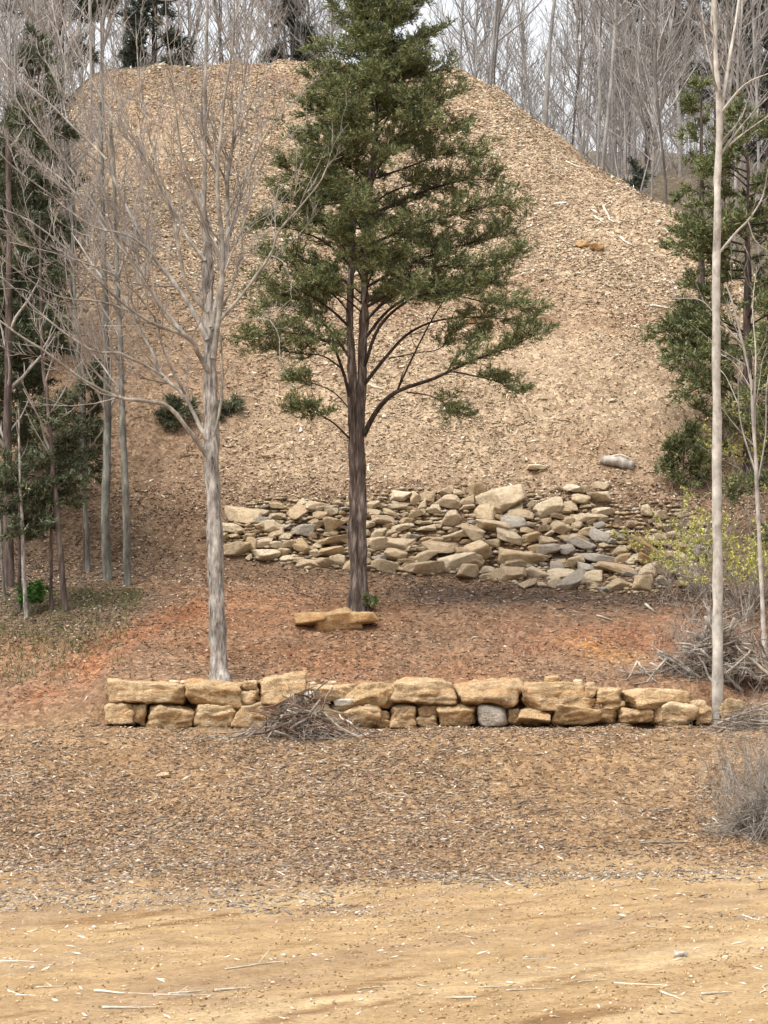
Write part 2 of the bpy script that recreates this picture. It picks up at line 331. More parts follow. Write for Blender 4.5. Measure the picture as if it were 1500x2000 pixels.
# soil colours by place
def soil(X, Y):
    X = np.asarray(X, float); Y = np.asarray(Y, float)
    c = lambda r, g, b: np.array([r, g, b])
    def blend(col, k, f): return col * (1 - f[..., None]) + c(*k) * f[..., None]
    n1 = fbm(X * 0.35, Y * 0.35, 40, 4); n2 = fbm(X * 0.9, Y * 0.9, 44, 4)
    # the field: dry tan clay, streaked by machine tracks that run a little askew
    ua = X * 0.5 + Y * 0.866; va = X * 0.866 - Y * 0.5; st = fbm(ua * 0.10, va * 0.55, 47, 5); st2 = fbm(ua * 0.28, va * 2.4, 49, 4)
    col = np.zeros(X.shape + (3,)) + c(0.41, 0.285, 0.15)
    col = blend(col, (0.51, 0.38, 0.22), sstep(0.0, 0.5, st)); col = blend(col, (0.35, 0.24, 0.14), sstep(0.1, 0.55, -st))
    col = blend(col, (0.38, 0.27, 0.165), sstep(0.1, 0.5, st2) * 0.7); col = blend(col, (0.22, 0.125, 0.055), sstep(0.34, 0.48, -st2) * 0.8)
    lit = sstep(44, 50, Y + 5.0 * fbm(X * 0.16, Y * 0.1, 81, 4) - 0.45 * np.minimum(X, 0))
    col = blend(col, (0.255, 0.165, 0.095), lit * 0.85); col = blend(col, (0.32, 0.205, 0.11), lit * sstep(0.05, 0.5, n2) * 0.6)
    ter = sstep(59.6, 61, Y); col = blend(col, (0.255, 0.16, 0.10), ter)
    col = blend(col, (0.31, 0.165, 0.09), ter * sstep(-0.1, 0.4, n1) * (1 - sstep(68, 71, Y)) * 0.8)
    # reddish cut bank along the left track and on the right of the terrace
    tr = np.exp(-((X + 5.0 + (Y - 66) * -0.62) / 0.7) ** 2) * sstep(60.5, 62, Y) * (1 - sstep(66.5, 68, Y)); col = blend(col, (0.33, 0.145, 0.072), np.clip(tr * 1.3, 0, 1) * sstep(-0.6, 0.1, n2) * 0.95)
    rr = np.exp(-((Y - 64.2 + 0.08 * X) / 1.7) ** 2) * sstep(1.5, 4.5, X); col = blend(col, (0.27, 0.13, 0.075), rr * 0.85 * sstep(-0.5, 0.2, n2))
    dk = np.exp(-((Y - 67.9 + 0.05 * X) / 1.35) ** 2) * sstep(-0.5, 1.2, X); col = blend(col, (0.10, 0.07, 0.052), dk * 0.85)
    lf = sstep(-3.5, -7.0, X + 0.8 * n1) * sstep(63, 66, Y) * (1 - sstep(70, 80, Y)); col = blend(col, (0.115, 0.088, 0.06), lf * 0.75)
    og = np.exp(-((X - 5.3 - (Y - 62.8) * -0.5) / 0.75) ** 2 - ((Y - 63.0) / 1.0) ** 2); col = blend(col, (0.50, 0.26, 0.085), og * (0.55 + 0.45 * np.sin((X * 0.9 + Y * 0.5) * 14)) * 0.8)
    pl_ = sstep(69.3, 70.2, Y) * (1 - sstep(73, 74, Y)) * sstep(-4.6, -4.0, X); col = blend(col, (0.15, 0.10, 0.065), pl_ * 0.8)
    hl = sstep(72, 75, Y); hc = np.zeros_like(col) + c(0.39, 0.295, 0.20); hc = blend(hc, (0.29, 0.19, 0.12), sstep(0, 0.5, n1) * 0.7)
    low = sstep(-2, -6, X) * (1 - sstep(76, 88, Y)); hc = blend(hc, (0.24, 0.155, 0.10), low * 0.7)
    col = blend(col * 0 + col, (0, 0, 0), hl) + hc * hl[..., None]
    fr = sstep(0.3, 2.5, (X - 2.67) * 0.83 - (98.5 - Y) * 0.55 - 1.5) * sstep(74, 80, Y); fr = np.maximum(fr, sstep(101, 104, Y))
    col = blend(col, (0.17, 0.14, 0.10), fr)
    return np.concatenate([np.clip(col, 0.01, 1), (1 - np.maximum(lit, ter))[..., None]], -1)
gm = mesh('ground', V, Q, M['ground'], True, soil(GX, GY).reshape(-1, 4))
tag(obj('ground', gm), 'bare tan and reddish dirt ground rising to a steep spoil slope', None, None, 'structure')

# ------------------------------------------------------------------ wood chip litter (uncountable)
def shards(name, P, L, Wd, Th, mt, label, rng, bend=0.2, cat=None):
    N = len(P); a = rng.uniform(0, 2 * math.pi, N)
    e = 0.4; gxx = (H(P[:, 0] + e, P[:, 1]) - H(P[:, 0] - e, P[:, 1])) / (2 * e); gyy = (H(P[:, 0], P[:, 1] + e) - H(P[:, 0], P[:, 1] - e)) / (2 * e)
    up = nrm(np.stack([-gxx, -gyy, np.ones(N)], -1)); up = nrm(up + rng.normal(0, 0.28, (N, 3)))
    d = np.stack([np.cos(a), np.sin(a) * 0.85, 0 * a], -1); d = nrm(d - up * (d * up).sum(1, keepdims=True)); s = np.cross(up, d)
    L = L[:, None]; Wd = Wd[:, None]; Th = Th[:, None]; p = P + up * Th * 0.5
    k = rng.uniform(-1, 1, (N, 1)) * bend
    V = np.stack([p - d * L / 2 + up * Th * rng.uniform(-0.5, 1.2, (N, 1)), p + s * Wd / 2 + s * L * k, p + up * Th * rng.uniform(0.6, 1.6, (N, 1)) + s * L * k, p - s * Wd / 2 + s * L * k, p - up * Th + s * L * k, p + d * L / 2 + up * Th * rng.uniform(-0.5, 1.2, (N, 1))], 1).reshape(-1, 3)
    f = np.array([[0, 1, 2], [0, 2, 3], [0, 3, 4], [0, 4, 1], [5, 2, 1], [5, 3, 2], [5, 4, 3], [5, 1, 4]])
    Fc = (np.arange(N)[:, None, None] * 6 + f[None]).reshape(-1, 3)
    o = obj(name, mesh(name, V, Fc, mt)); tag(o, label, cat, None, 'stuff'); return o
def scatter(n, x0, x1, y0, y1, rng, keep=None):
    X = rng.uniform(x0, x1, n); Y = rng.uniform(y0, y1, n)
    if keep is not None:
        k = rng.random(n) < keep(X, Y); X, Y = X[k], Y[k]
    return np.stack([X, Y, H(X, Y)], -1)
r = np.random.default_rng(11)
def on_hill(X, Y):
    e = (X - 2.67) * 0.83 - (98.5 - Y) * 0.55
    return np.clip(1.1 - sstep(0.8, 2.0, e), 0, 1) * np.clip(0.72 + 1.5 * fbm(X * 0.3, Y * 0.22, 60, 4), 0.12, 1) * (0.55 + 0.45 * sstep(74, 82, Y)) * (1 - 0.55 * sstep(-3, -7, X) * (1 - sstep(75, 85, Y)))
P = scatter(64000, -15, 13, 73, 100, r, on_hill); N = len(P)
shards('hill_litter', P, r.lognormal(-2.2, 0.55, N), r.uniform(0.03, 0.085, N), r.uniform(0.012, 0.035, N), M['chip_hill'], 'pale wood chips and stone fragments strewn over the steep dirt slope', r)
P = scatter(1700, -15, 12, 73, 100, r, on_hill); N = len(P)
shards('hill_splinters', P, r.lognormal(-1.75, 0.5, N), r.uniform(0.05, 0.13, N), r.uniform(0.02, 0.06, N), M['chip_white'], 'bleached splinters and pale stones dotted over the steep dirt slope', r)
def on_bank(X, Y): return sstep(44, 50, Y + 5.0 * fbm(X * 0.16, Y * 0.1, 81, 4) - 0.45 * np.minimum(X, 0)) ** 1.4 * np.clip(0.8 + 1.3 * fbm(X * 0.28, Y * 0.35, 61, 4), 0.25, 1) * (1 - 0.55 * sstep(57, 59, Y))
P = scatter(56000, -12, 12, 36, 60, r, on_bank); N = len(P)
shards('bank_litter', P, r.lognormal(-1.95, 0.45, N), r.uniform(0.014, 0.04, N), r.uniform(0.008, 0.025, N), M['chip_bank'], 'brown wood chips and leaf litter covering the low bank below the boulder wall', r)
def grey_patch(X, Y): return sstep(0.05, 0.35, fbm(X * 0.3, Y * 0.5, 66, 3) + 0.22 * sstep(0, -6, X)) * sstep(36, 42, Y) * (1 - sstep(54, 58, Y))
P = scatter(24000, -12, 12, 36, 58, r, grey_patch); N = len(P)
shards('grey_litter', P, r.lognormal(-2.2, 0.45, N), r.uniform(0.012, 0.035, N), r.uniform(0.008, 0.02, N), M['chip_grey'], 'grey weathered mulch in patches along the foot of the low bank', r)
P = scatter(3400, -10, 10, 26, 59, r, lambda X, Y: 0.35 - 0.15 * sstep(45, 50, Y)); N = len(P)
shards('field_splinters', P, r.lognormal(-2.4, 0.6, N), r.uniform(0.012, 0.04, N), r.uniform(0.008, 0.02, N), M['chip_white'], 'bleached wood splinters scattered on the tan field', r, 0.1)
P = scatter(9000, -13, 13, 61, 73, r, lambda X, Y: np.clip(0.5 + 0.9 * fbm(X * 0.5, Y * 0.5, 64, 3) + 0.3 * sstep(-3, -6, X), 0.08, 1)); N = len(P)
shards('terrace_litter', P, r.lognormal(-2.2, 0.45, N), r.uniform(0.015, 0.05, N), r.uniform(0.008, 0.025, N), M['chip_bank'], 'thin brown litter on the red earth terrace behind the boulder wall', r)
M['clod'] = island_mat('dry_clay_clods', [(0.0, (0.20, 0.125, 0.065)), (0.4, (0.36, 0.24, 0.125)), (0.8, (0.47, 0.335, 0.185)), (1.0, (0.58, 0.44, 0.27))])
P = scatter(20000, -9, 9, 25.5, 49, r, lambda X, Y: np.clip(0.35 + 1.3 * fbm((X * 0.5 + Y * 0.866) * 0.2, (X * 0.866 - Y * 0.5) * 0.9, 90, 4), 0.03, 1)); N = len(P)
shards('field_clods', P, r.lognormal(-3.3, 0.5, N), r.uniform(0.012, 0.045, N), r.uniform(0.006, 0.02, N), M['clod'], 'crumbled tan clay clods on the field', r, 0.1)
def dark_spots(X, Y): return np.maximum(np.exp(-((Y - 67.9 + 0.05 * X) / 1.4) ** 2) * sstep(-0.5, 1.0, X), sstep(-5.5, -7.5, X) * sstep(63, 66, Y)) + 0.9 * sstep(6.5, 8.5, X)
P = scatter(17000, -13, 14, 61, 74, r, dark_spots); N = len(P)
shards('dark_litter', P, r.lognormal(-2.0, 0.5, N), r.uniform(0.012, 0.035, N), r.uniform(0.008, 0.025, N), M['chip_dark'], 'dark twiggy leaf litter below the rubble and under the woods', r)

def flakes(name, P, S0, mt, label, rng, tilt=0.35):
    N = len(P); up = nrm(rng.normal(0, tilt, (N, 3)) + [0, -0.25, 1]); a = rng.normal(0, 1, (N, 3)); d = nrm(a - up * (a * up).sum(1, keepdims=True)); s = np.cross(up, d); S1 = (S0 * rng.uniform(0.25, 0.6, N))[:, None]; S0 = S0[:, None]
    c_ = P + up * rng.uniform(0.003, 0.025, (N, 1)); j = lambda: rng.uniform(0.5, 1.2, (N, 1))
    V = np.stack([c_ - d * S0 / 2 * j(), c_ + s * S1 / 2 * j() + up * S1 * 0.3, c_ + d * S0 / 2 * j(), c_ - s * S1 / 2 * j() + up * S1 * 0.2], 1).reshape(-1, 3)
    tag(obj(name, mesh(name, V, np.arange(N * 4).reshape(-1, 4), mt)), label, None, None, 'stuff')
M['flake_hill'] = island_mat('leaf_litter_tan', [(0.0, (0.16, 0.115, 0.08)), (0.3, (0.28, 0.21, 0.145)), (0.75, (0.43, 0.335, 0.235)), (1.0, (0.57, 0.47, 0.35))])
M['flake_red'] = island_mat('leaf_litter_reddish', [(0.0, (0.09, 0.055, 0.038)), (0.4, (0.20, 0.12, 0.075)), (0.8, (0.31, 0.205, 0.13)), (1.0, (0.48, 0.37, 0.26))])
r = np.random.default_rng(15)
P = scatter(130000, -15, 13, 72.5, 100, r, on_hill); flakes('hill_leaves', P, r.uniform(0.05, 0.17, len(P)), M['flake_hill'], 'brown leaf fragments between the pale chips on the steep slope', r)
P = scatter(80000, -12, 12, 38, 60, r, on_bank); flakes('bank_leaves', P, r.uniform(0.05, 0.12, len(P)), M['flake_red'], 'brown leaf fragments in the litter of the low bank', r)
P = scatter(40000, -13, 13, 60.8, 74, r, lambda X, Y: np.clip(0.42 + 1.3 * fbm(X * 0.3, Y * 0.3, 68, 3) + 0.4 * sstep(67, 70, Y), 0.05, 1)); flakes('terrace_leaves', P, r.uniform(0.05, 0.14, len(P)), M['flake_red'], 'reddish-brown leaf fragments on the earth terrace', r)
P = scatter(16000, -9, 9, 26, 48, r, lambda X, Y: np.clip(0.4 + fbm(X * 0.3, Y * 0.6, 69, 4), 0.05, 1)); flakes('field_leaves', P, r.uniform(0.02, 0.06, len(P)), M['flake_hill'], 'small leaf and bark crumbs on the tan field', r)

# ------------------------------------------------------------------ rocks
_ico = {}
def ico(sub):
    if sub not in _ico:
        bm = bmesh.new(); bmesh.ops.create_icosphere(bm, subdivisions=sub, radius=1.0); bm.verts.ensure_lookup_table()
        _ico[sub] = (np.array([v.co[:] for v in bm.verts]), np.array([[v.index for v in f.verts] for f in bm.faces])); bm.free()
    return _ico[sub]
def rock_mesh(name, mt, rng, sub=3, ncut=7, p=14, amp=0.07, tilt=0.16, dims=(1, 1, 1), corner=(0.92, 1.25), smooth=False, strata=0.5):
    """a block cut by tilted planes, then weathered: broad dents, bedding ledges and pits"""
    U, Fc = ico(sub)
    U = nrm(np.sign(U) * np.abs(U) ** 0.8)
    Nn = np.array([[1, 0, 0], [-1, 0, 0], [0, 1, 0], [0, -1, 0], [0, 0, 1], [0, 0, -1]], float) + rng.normal(0, tilt, (6, 3))
    Nn = np.vstack([nrm(Nn), nrm(rng.normal(0, 1, (ncut, 3)))])
    D = np.concatenate([rng.uniform(0.88, 1.0, 6), rng.uniform(*corner, ncut)])
    q = np.maximum(U @ Nn.T, 1e-3) / D; rr = (q ** p).sum(1) ** (-1 / p)
    V = U * rr[:, None] * np.array(dims)
    o = rng.uniform(-50, 50, 3); sc = float(np.sort(dims)[0]); tl = rng.normal(0, 0.15, 2); dn = []
    for v in V:
        w = v / max(sc, 0.05)
        a = mnoise.fractal(Vector(w * 0.8 + o), 0.75, 2.1, 6)
        ly = w[2] + tl[0] * w[0] + tl[1] * w[1]
        st_ = mnoise.noise(Vector((w[0] * 0.5 + o[0], w[1] * 0.5 + o[1], ly * 2.6 + o[2])))
        cr = max(0.0, 0.16 - abs(mnoise.noise(Vector(w * 0.9 + o * 1.7)))) * 4
        dn.append(a + strata * st_ * 1.6 - cr * 0.9)
    V = V + nrm(V / np.array(dims)) * (np.array(dn) * amp * sc)[:, None]
    return mesh(name, V, Fc, mt, smooth)
def sharp(me, ang=0.6):
    me.set_sharp_from_angle(angle=ang); return me

# retaining wall: photo boxes of the boulders, top course then bottom course
WALLTOP = [(213, 1331, 373, 1377), (364, 1330, 480, 1380), (466, 1349, 503, 1378), (476, 1329, 501, 1350), (503, 1320, 596, 1370), (566, 1339, 685, 1371), (684, 1333, 778, 1382), (764, 1329, 890, 1379), (890, 1329, 1014, 1382), (1012, 1332, 1142, 1382), (1132, 1364, 1163, 1381), (1158, 1344, 1214, 1375), (1177, 1371, 1219, 1387), (1212, 1346, 1348, 1384), (1338, 1368, 1384, 1400), (1408, 1368, 1452, 1409), (1140, 1334, 1162, 1362)]
WALLBOT = [(204, 1373, 264, 1418), (260, 1374, 287, 1416), (283, 1378, 379, 1424), (376, 1377, 468, 1426), (467, 1369, 546, 1424), (545, 1371, 600, 1421), (598, 1373, 648, 1421), (643, 1378, 678, 1420), (676, 1376, 746, 1424), (738, 1389, 764, 1407), (734, 1405, 768, 1424), (763, 1378, 815, 1421), (814, 1378, 860, 1401), (813, 1399, 856, 1420), (857, 1378, 930, 1420), (990, 1384, 1014, 1418), (1010, 1382, 1075, 1416), (1066, 1378, 1082, 1394), (1076, 1380, 1162, 1417), (1160, 1382, 1205, 1414), (1206, 1384, 1273, 1414), (1270, 1382, 1290, 1412), (1284, 1372, 1360, 1422), (1357, 1378, 1388, 1416)]
wall = empty('boulder_wall', (0.6, 60.3, 2.72), 'low retaining wall of two courses of big tan sandstone boulders', 'wall')
r = np.random.default_rng(24)
def boulder(bx, Y, depth, mt=None, p=28, sub=5, name='boulder', amp=0.2):
    x0, y0, x1, y1 = bx; a = PX((x0 + x1) / 2, (y0 + y1) / 2, Y); s = Y / F / 2
    d = ((x1 - x0) * s * 1.02, depth, (y1 - y0) * s * 1.04)
    me = rock_mesh(name, mt or M['boulder'], r, sub, 8, p, amp, 0.15, d, (0.95, 1.35), False)
    o = obj(name, me, wall, a - np.array(wall.location) + np.array([0, r.uniform(-0.05, 0.05), 0])); o.rotation_euler = (0, r.normal(0, 0.02), r.normal(0, 0.05)); return o
for bx in WALLTOP:
    s = (bx[2] - bx[0]) > 60; boulder(bx, 60.2 if s else 60.05, 0.55 if s else 0.28, sub=5 if s else 4)
for bx in WALLBOT:
    s = (bx[2] - bx[0]) > 50; boulder(bx, 60.1, 0.5 if s else 0.3, sub=5 if s else 4)
boulder((928, 1377, 994, 1420), 60.0, 0.45, M['rock_grey'], 6, amp=0.08)
for bx in ((652, 1364, 694, 1380), (567, 1352, 589, 1372), (592, 1349, 614, 1370)): boulder(bx, 59.85, 0.22, M['rock_grey'], 14, 3)
for bx in ((1062, 1320, 1088, 1335),): boulder(bx, 60.3, 0.2, M['boulder'], 10, 3)
for x in (330, 352, 560, 600, 640, 720, 1120, 250, 400):  # cap fragments along the top
    boulder((x, 1327 + (x % 7), x + 16 + x % 13, 1336 + (x % 7)), 60.55, 0.14, M['rock'], 14, 2)

# slab at the foot of the cedar
g = hit(655, 1222); sb = empty('stone_slab', g, 'long flat orange-tan stone slab lying at the foot of the cedar', 'stone')
for bx in ((585, 1197, 640, 1221), (628, 1194, 690, 1225), (682, 1195, 727, 1218)):
    a = PX((bx[0] + bx[2]) / 2, (bx[1] + bx[3]) / 2, g[1]); s = g[1] / F / 2
    o = obj('slab_piece', rock_mesh('slab_piece', M['rock_orange'], r, 4, 8, 50, 0.12, 0.2, ((bx[2] - bx[0]) * s * 1.4, 0.42, (bx[3] - bx[1]) * s * 1.1)), sb, a - g)

# rubble heap at the foot of the slope
S5 = [(150, 465, 275, 560), (315, 520, 455, 570), (655, 355, 775, 440), (205, 340, 345, 388), (290, 315, 395, 365), (380, 385, 465, 450), (510, 395, 610, 440), (650, 460, 805, 500), (650, 505, 805, 542), (620, 570, 720, 620), (705, 550, 800, 610), (935, 570, 1060, 640), (900, 460, 1025, 540), (1000, 475, 1140, 520), (1110, 590, 1310, 650), (1185, 255, 1250, 295), (1130, 220, 1175, 290), (1380, 415, 1500, 470), (1290, 535, 1500, 620), (1385, 600, 1490, 675), (270, 470, 330, 545), (150, 390, 235, 430), (310, 390, 390, 430), (480, 305, 590, 345), (620, 325, 695, 370), (395, 295, 465, 330), (1310, 330, 1390, 410), (1390, 260, 1460, 310), (970, 290, 1015, 318), (30, 430, 65, 480), (400, 330, 465, 375), (470, 480, 540, 520), (530, 500, 610, 555), (1220, 495, 1370, 530)]
S6 = [(50, 170, 120, 260), (140, 195, 310, 285), (150, 270, 225, 310), (95, 345, 235, 415), (0, 390, 135, 440), (185, 420, 305, 475), (155, 475, 360, 570), (10, 450, 150, 550), (430, 175, 495, 205), (500, 180, 585, 215), (585, 175, 635, 225), (640, 160, 730, 195), (540, 220, 630, 270), (625, 205, 725, 260), (375, 240, 485, 305), (490, 262, 565, 297), (485, 297, 545, 327), (455, 365, 545, 415), (500, 335, 560, 365), (510, 525, 600, 585), (675, 555, 870, 605), (945, 480, 1025, 555), (930, 560, 1070, 625), (720, 625, 830, 695), (840, 610, 945, 705), (430, 620, 500, 680), (295, 640, 365, 680), (190, 575, 310, 640), (310, 575, 440, 640), (575, 590, 700, 660), (870, 285, 925, 330), (945, 300, 1010, 345), (945, 355, 1010, 385), (300, 415, 400, 470), (375, 425, 460, 465), (750, 480, 820, 520), (1030, 590, 1160, 620), (1060, 645, 1110, 675), (440, 590, 560, 640), (880, 570, 950, 640), (0, 520, 120, 590), (240, 530, 330, 575)]
S6G = [(380, 470, 490, 530), (485, 485, 555, 525), (555, 450, 660, 512), (570, 510, 720, 560), (480, 620, 585, 680), (570, 552, 650, 602)]
S6O = [(825, 450, 970, 520), (860, 520, 945, 570)]
RK = [(380 + a * .3733, 880 + b_ * .3733, 380 + c_ * .3733, 880 + d * .3733, 'rock_grey' if i == 6 else 'rock') for i, (a, b_, c_, d) in enumerate(S5)]
for L, k in ((S6, 'rock'), (S6G, 'rock_grey'), (S6O, 'rock_orange')): RK += [(900 + a * .4, 880 + b_ * .4, 900 + c_ * .4, 880 + d * .4, k) for a, b_, c_, d in L]
UX = [432, 470, 520, 600, 720, 800, 930, 1010, 1080, 1190, 1260, 1340, 1375]; UP = [1040, 1003, 988, 985, 980, 966, 960, 965, 975, 1000, 985, 1000, 1040]; LO = [1075, 1088, 1093, 1108, 1115, 1120, 1128, 1138, 1148, 1156, 1158, 1138, 1120]
rr_ = random.Random(5); tries = 0
def free(x, y, w, h, k=0.72):
    for a in RK:
        cx, cy, aw, ah = (a[0] + a[2]) / 2, (a[1] + a[3]) / 2, a[2] - a[0], a[3] - a[1]
        if abs(cx - x) < (aw + w) / 2 * k and abs(cy - y) < (ah + h) / 2 * k: return False
    return True
for lim, wlo, whi in ((110, 28, 46), (900, 16, 28), (9000, 9, 17)):
    for _ in range(lim):
        if len(RK) > 296: break
        x = rr_.uniform(434, 1370); u, lo = np.interp(x, UX, UP), np.interp(x, UX, LO); y = rr_.uniform(u, lo)
        if x > 1195 and y < 1050 and rr_.random() < 0.8: continue
        w = rr_.uniform(wlo, whi); h = w * rr_.uniform(0.38, 0.75)
        if y + h / 2 > lo + 5 or not free(x, y, w, h): continue
        RK.append((x - w / 2, y - h / 2, x + w / 2, y + h / 2, 'rock_grey' if rr_.random() < 0.14 else 'rock'))
pile = empty('rubble_heap', hit(880, 1120), 'long heap of loose tan and grey fieldstones at the foot of the slope', 'rock pile')
r = np.random.default_rng(33)
protos = {k: [rock_mesh('rock', M[k], r, 4, 6, 90, 0.035, 0.42, (1, 1, 1), (0.62, 1.15)) for _ in range(n_)] for k, n_ in (('rock', 26), ('rock_grey', 7), ('rock_orange', 3))}
pl = np.array(pile.location)
cs, ok = hits([(a[0] + a[2]) / 2 for a in RK], [a[3] - (a[3] - a[1]) * 0.3 for a in RK])
for a, g in zip(RK, cs):
    s = g[1] / F / 2; w, h = (a[2] - a[0]) * s, (a[3] - a[1]) * s
    o = obj('rock', protos[a[4]][r.integers(len(protos[a[4]]))], pile, g - pl + np.array([0, -0.1, h * 0.35]))
    o.scale = (w * 1.12, float(np.clip(w * r.uniform(0.6, 0.9), h * 0.8, 0.5)), h * r.uniform(0.75, 1.08))
    o.rotation_euler = (0.25 + r.normal(0, 0.2), r.normal(0, 0.2), r.normal(0, 0.3))
# small rubble between them
xs = r.uniform(430, 1380, 2000); u, lo = np.interp(xs, UX, UP), np.interp(xs, UX, LO); ys = u - 8 + (lo - u + 14) * r.random(2000)
Ps, ok = hits(xs, ys); U, Fc = ico(1); VV = []
for i, g in enumerate(Ps):
    v = U * r.uniform(0.7, 1.15, (len(U), 1)); v = v * np.array([1, 0.8, 0.42]) * r.uniform(0.04, 0.13); v = v + g - pl + np.array([0, -0.03, 0.02]); VV.append(v)
FFc = (np.arange(len(Ps))[:, None, None] * len(U) + Fc[None]).reshape(-1, 3)
M['rubble'] = island_mat('small_rubble', [(0.0, (0.14, 0.10, 0.065)), (0.4, (0.33, 0.245, 0.15)), (0.8, (0.5, 0.4, 0.265)), (1.0, (0.38, 0.35, 0.31))])
tag(obj('small_rubble', mesh('small_rubble', np.concatenate(VV), FFc, M['rubble']), pile), kind='stuff')

# lone stones
for (bx, k, lab) in (((1124, 470, 1152, 485), 'rock_orange', 'orange clay boulder half sunk in the steep slope beside a dark-sided chunk'), ((1152, 476, 1180, 492), 'rock_orange', 'orange chunk with a dark end on the steep slope beside a half-sunk boulder'), ((1030, 912, 1066, 924), 'rock', 'small flat stones on the dirt just above the rubble heap'), ((980, 1603, 998, 1616), 'rock', 'small pale square stone on the low bank below the wall'), ((312, 1510, 332, 1522), 'rock', 'small pale stone on the leaf-covered bank left of the brush pile'), ((1318, 1857, 1342, 1872), 'rock_grey', 'small dark grey stone lying on the tan field'), ((905, 624, 950, 634), 'rock', 'flat pale stone on the steep slope behind the cedar limbs')):
    g = hit((bx[0] + bx[2]) / 2, bx[3] - 3); s = g[1] / F / 2; h = (bx[3] - bx[1]) * s
    o = obj('stone', rock_mesh('stone', M[k], r, 4, 9, 50, 0.12, 0.3, ((bx[2] - bx[0]) * s, (bx[2] - bx[0]) * s * 0.8, h)), None, g + np.array([0, 0, h * 0.55])); tag(o, lab, 'stone')
# ------------------------------------------------------------------ cedars
def px_limb(pts, Y, dy, n=4, pw=1.0):
    """limb from photo points; its depth runs from Y by dy metres to the tip"""
    k = len(pts); Ys = Y + dy * (np.arange(k) / (k - 1)) ** pw
    return spline(np.array([PX(x, y, yy) for (x, y), yy in zip(pts, Ys)]), n)
def foliate(limb, rng, tb, out, f0=0.35, tw=4.0, tl=0.8, dens=7.0, sl=0.28, r=0.02, flat=0.55, cl=1.0):
    """side twigs along a limb with leaf sprays on them"""
    L = np.linalg.norm(np.diff(limb, axis=0), axis=1).sum()
    k = max(3, int(tw * L * (1 - f0) + 0.5))
    for i in range(k):
        t = f0 + (1 - f0) * (i + rng.random()) / k; p = lerp_at(limb, min(t, 0.995)); tn = lerp_at(limb, min(1, t + 0.08)) - lerp_at(limb, max(0, t - 0.08)); tn = tn / (np.linalg.norm(tn) + 1e-9)
        q = np.cross(tn, [0, 0, 1.0]) ; q = q / (np.linalg.norm(q) + 1e-9) * (1 if rng.random() < 0.5 else -1)
        d = tn * rng.uniform(0.4, 1.0) + q * rng.uniform(0.1, 1.0) + np.array([0, 0, rng.normal(0.12, 0.38)])
        l = tl * rng.uniform(0.45, 1.1) * (1.1 - 0.5 * t)
        path = branch_path(p, d, l, 4, rng, 0.12, 0.14); tb.add(path, np.linspace(max(0.006, r * 0.5), 0.003, 4), 3)
        m = max(3, int(dens * l / tl * 1.2)); s = rng.random(m) ** 0.7
        B = np.array([lerp_at(path, a) for a in s]); dd = nrm(nrm(path[-1] - path[0])[None] * 0.8 + rng.normal(0, 0.55, (m, 3)) * np.array([1, 1, flat]) + np.array([0, 0, 0.15]))
        out.append((B, dd))
def crown_mesh(name, out, mt, origin, rng, sl=0.28, m=8, ll=0.13, lw=0.02, spread=0.6):
    B = np.concatenate([a for a, b_ in out]); D = np.concatenate([b_ for a, b_ in out])
    V, Fq = sprays(B, D, sl, m, rng, ll, lw, spread); return mesh(name, V - np.asarray(origin), Fq, mt)

# the big cedar in the middle
r = np.random.default_rng(51)
CB = hit(702, 1194); CY = CB[1]
ced = empty('cedar_tree', CB, 'tall evergreen cedar with a dark twin trunk standing on the red terrace', 'tree')
tb = TB()
SA = px_limb([(694, 1200), (692, 1120), (690, 1000), (688, 850), (688, 740), (685, 650), (684, 560), (688, 470), (695, 380), (700, 290), (704, 200)], CY, 0, 5)
SB = px_limb([(711, 1200), (706, 1120), (703, 1000), (702, 850), (706, 740), (710, 650), (713, 560), (717, 450), (726, 330), (738, 220), (748, 110), (754, 0), (757, -130)], CY + 0.05, 0, 5)
def rad(t, pts): return np.interp(t, [a for a, b_ in pts], [b_ for a, b_ in pts])
ta = np.linspace(0, 1, len(SA)); tb.add(SA, rad(ta, [(0, .22), (0.05, .148), (0.25, .115), (0.4, .108), (0.55, .085), (0.8, .05), (1, .02)]), 14)
ta = np.linspace(0, 1, len(SB)); tb.add(SB, rad(ta, [(0, .24), (0.05, .158), (0.25, .12), (0.4, .112), (0.5, .098), (0.7, .075), (0.85, .045), (1, .012)]), 14)
obj('trunk', tb.mesh('trunk', M['bark_cedar'], CB, True, 0.09), ced)
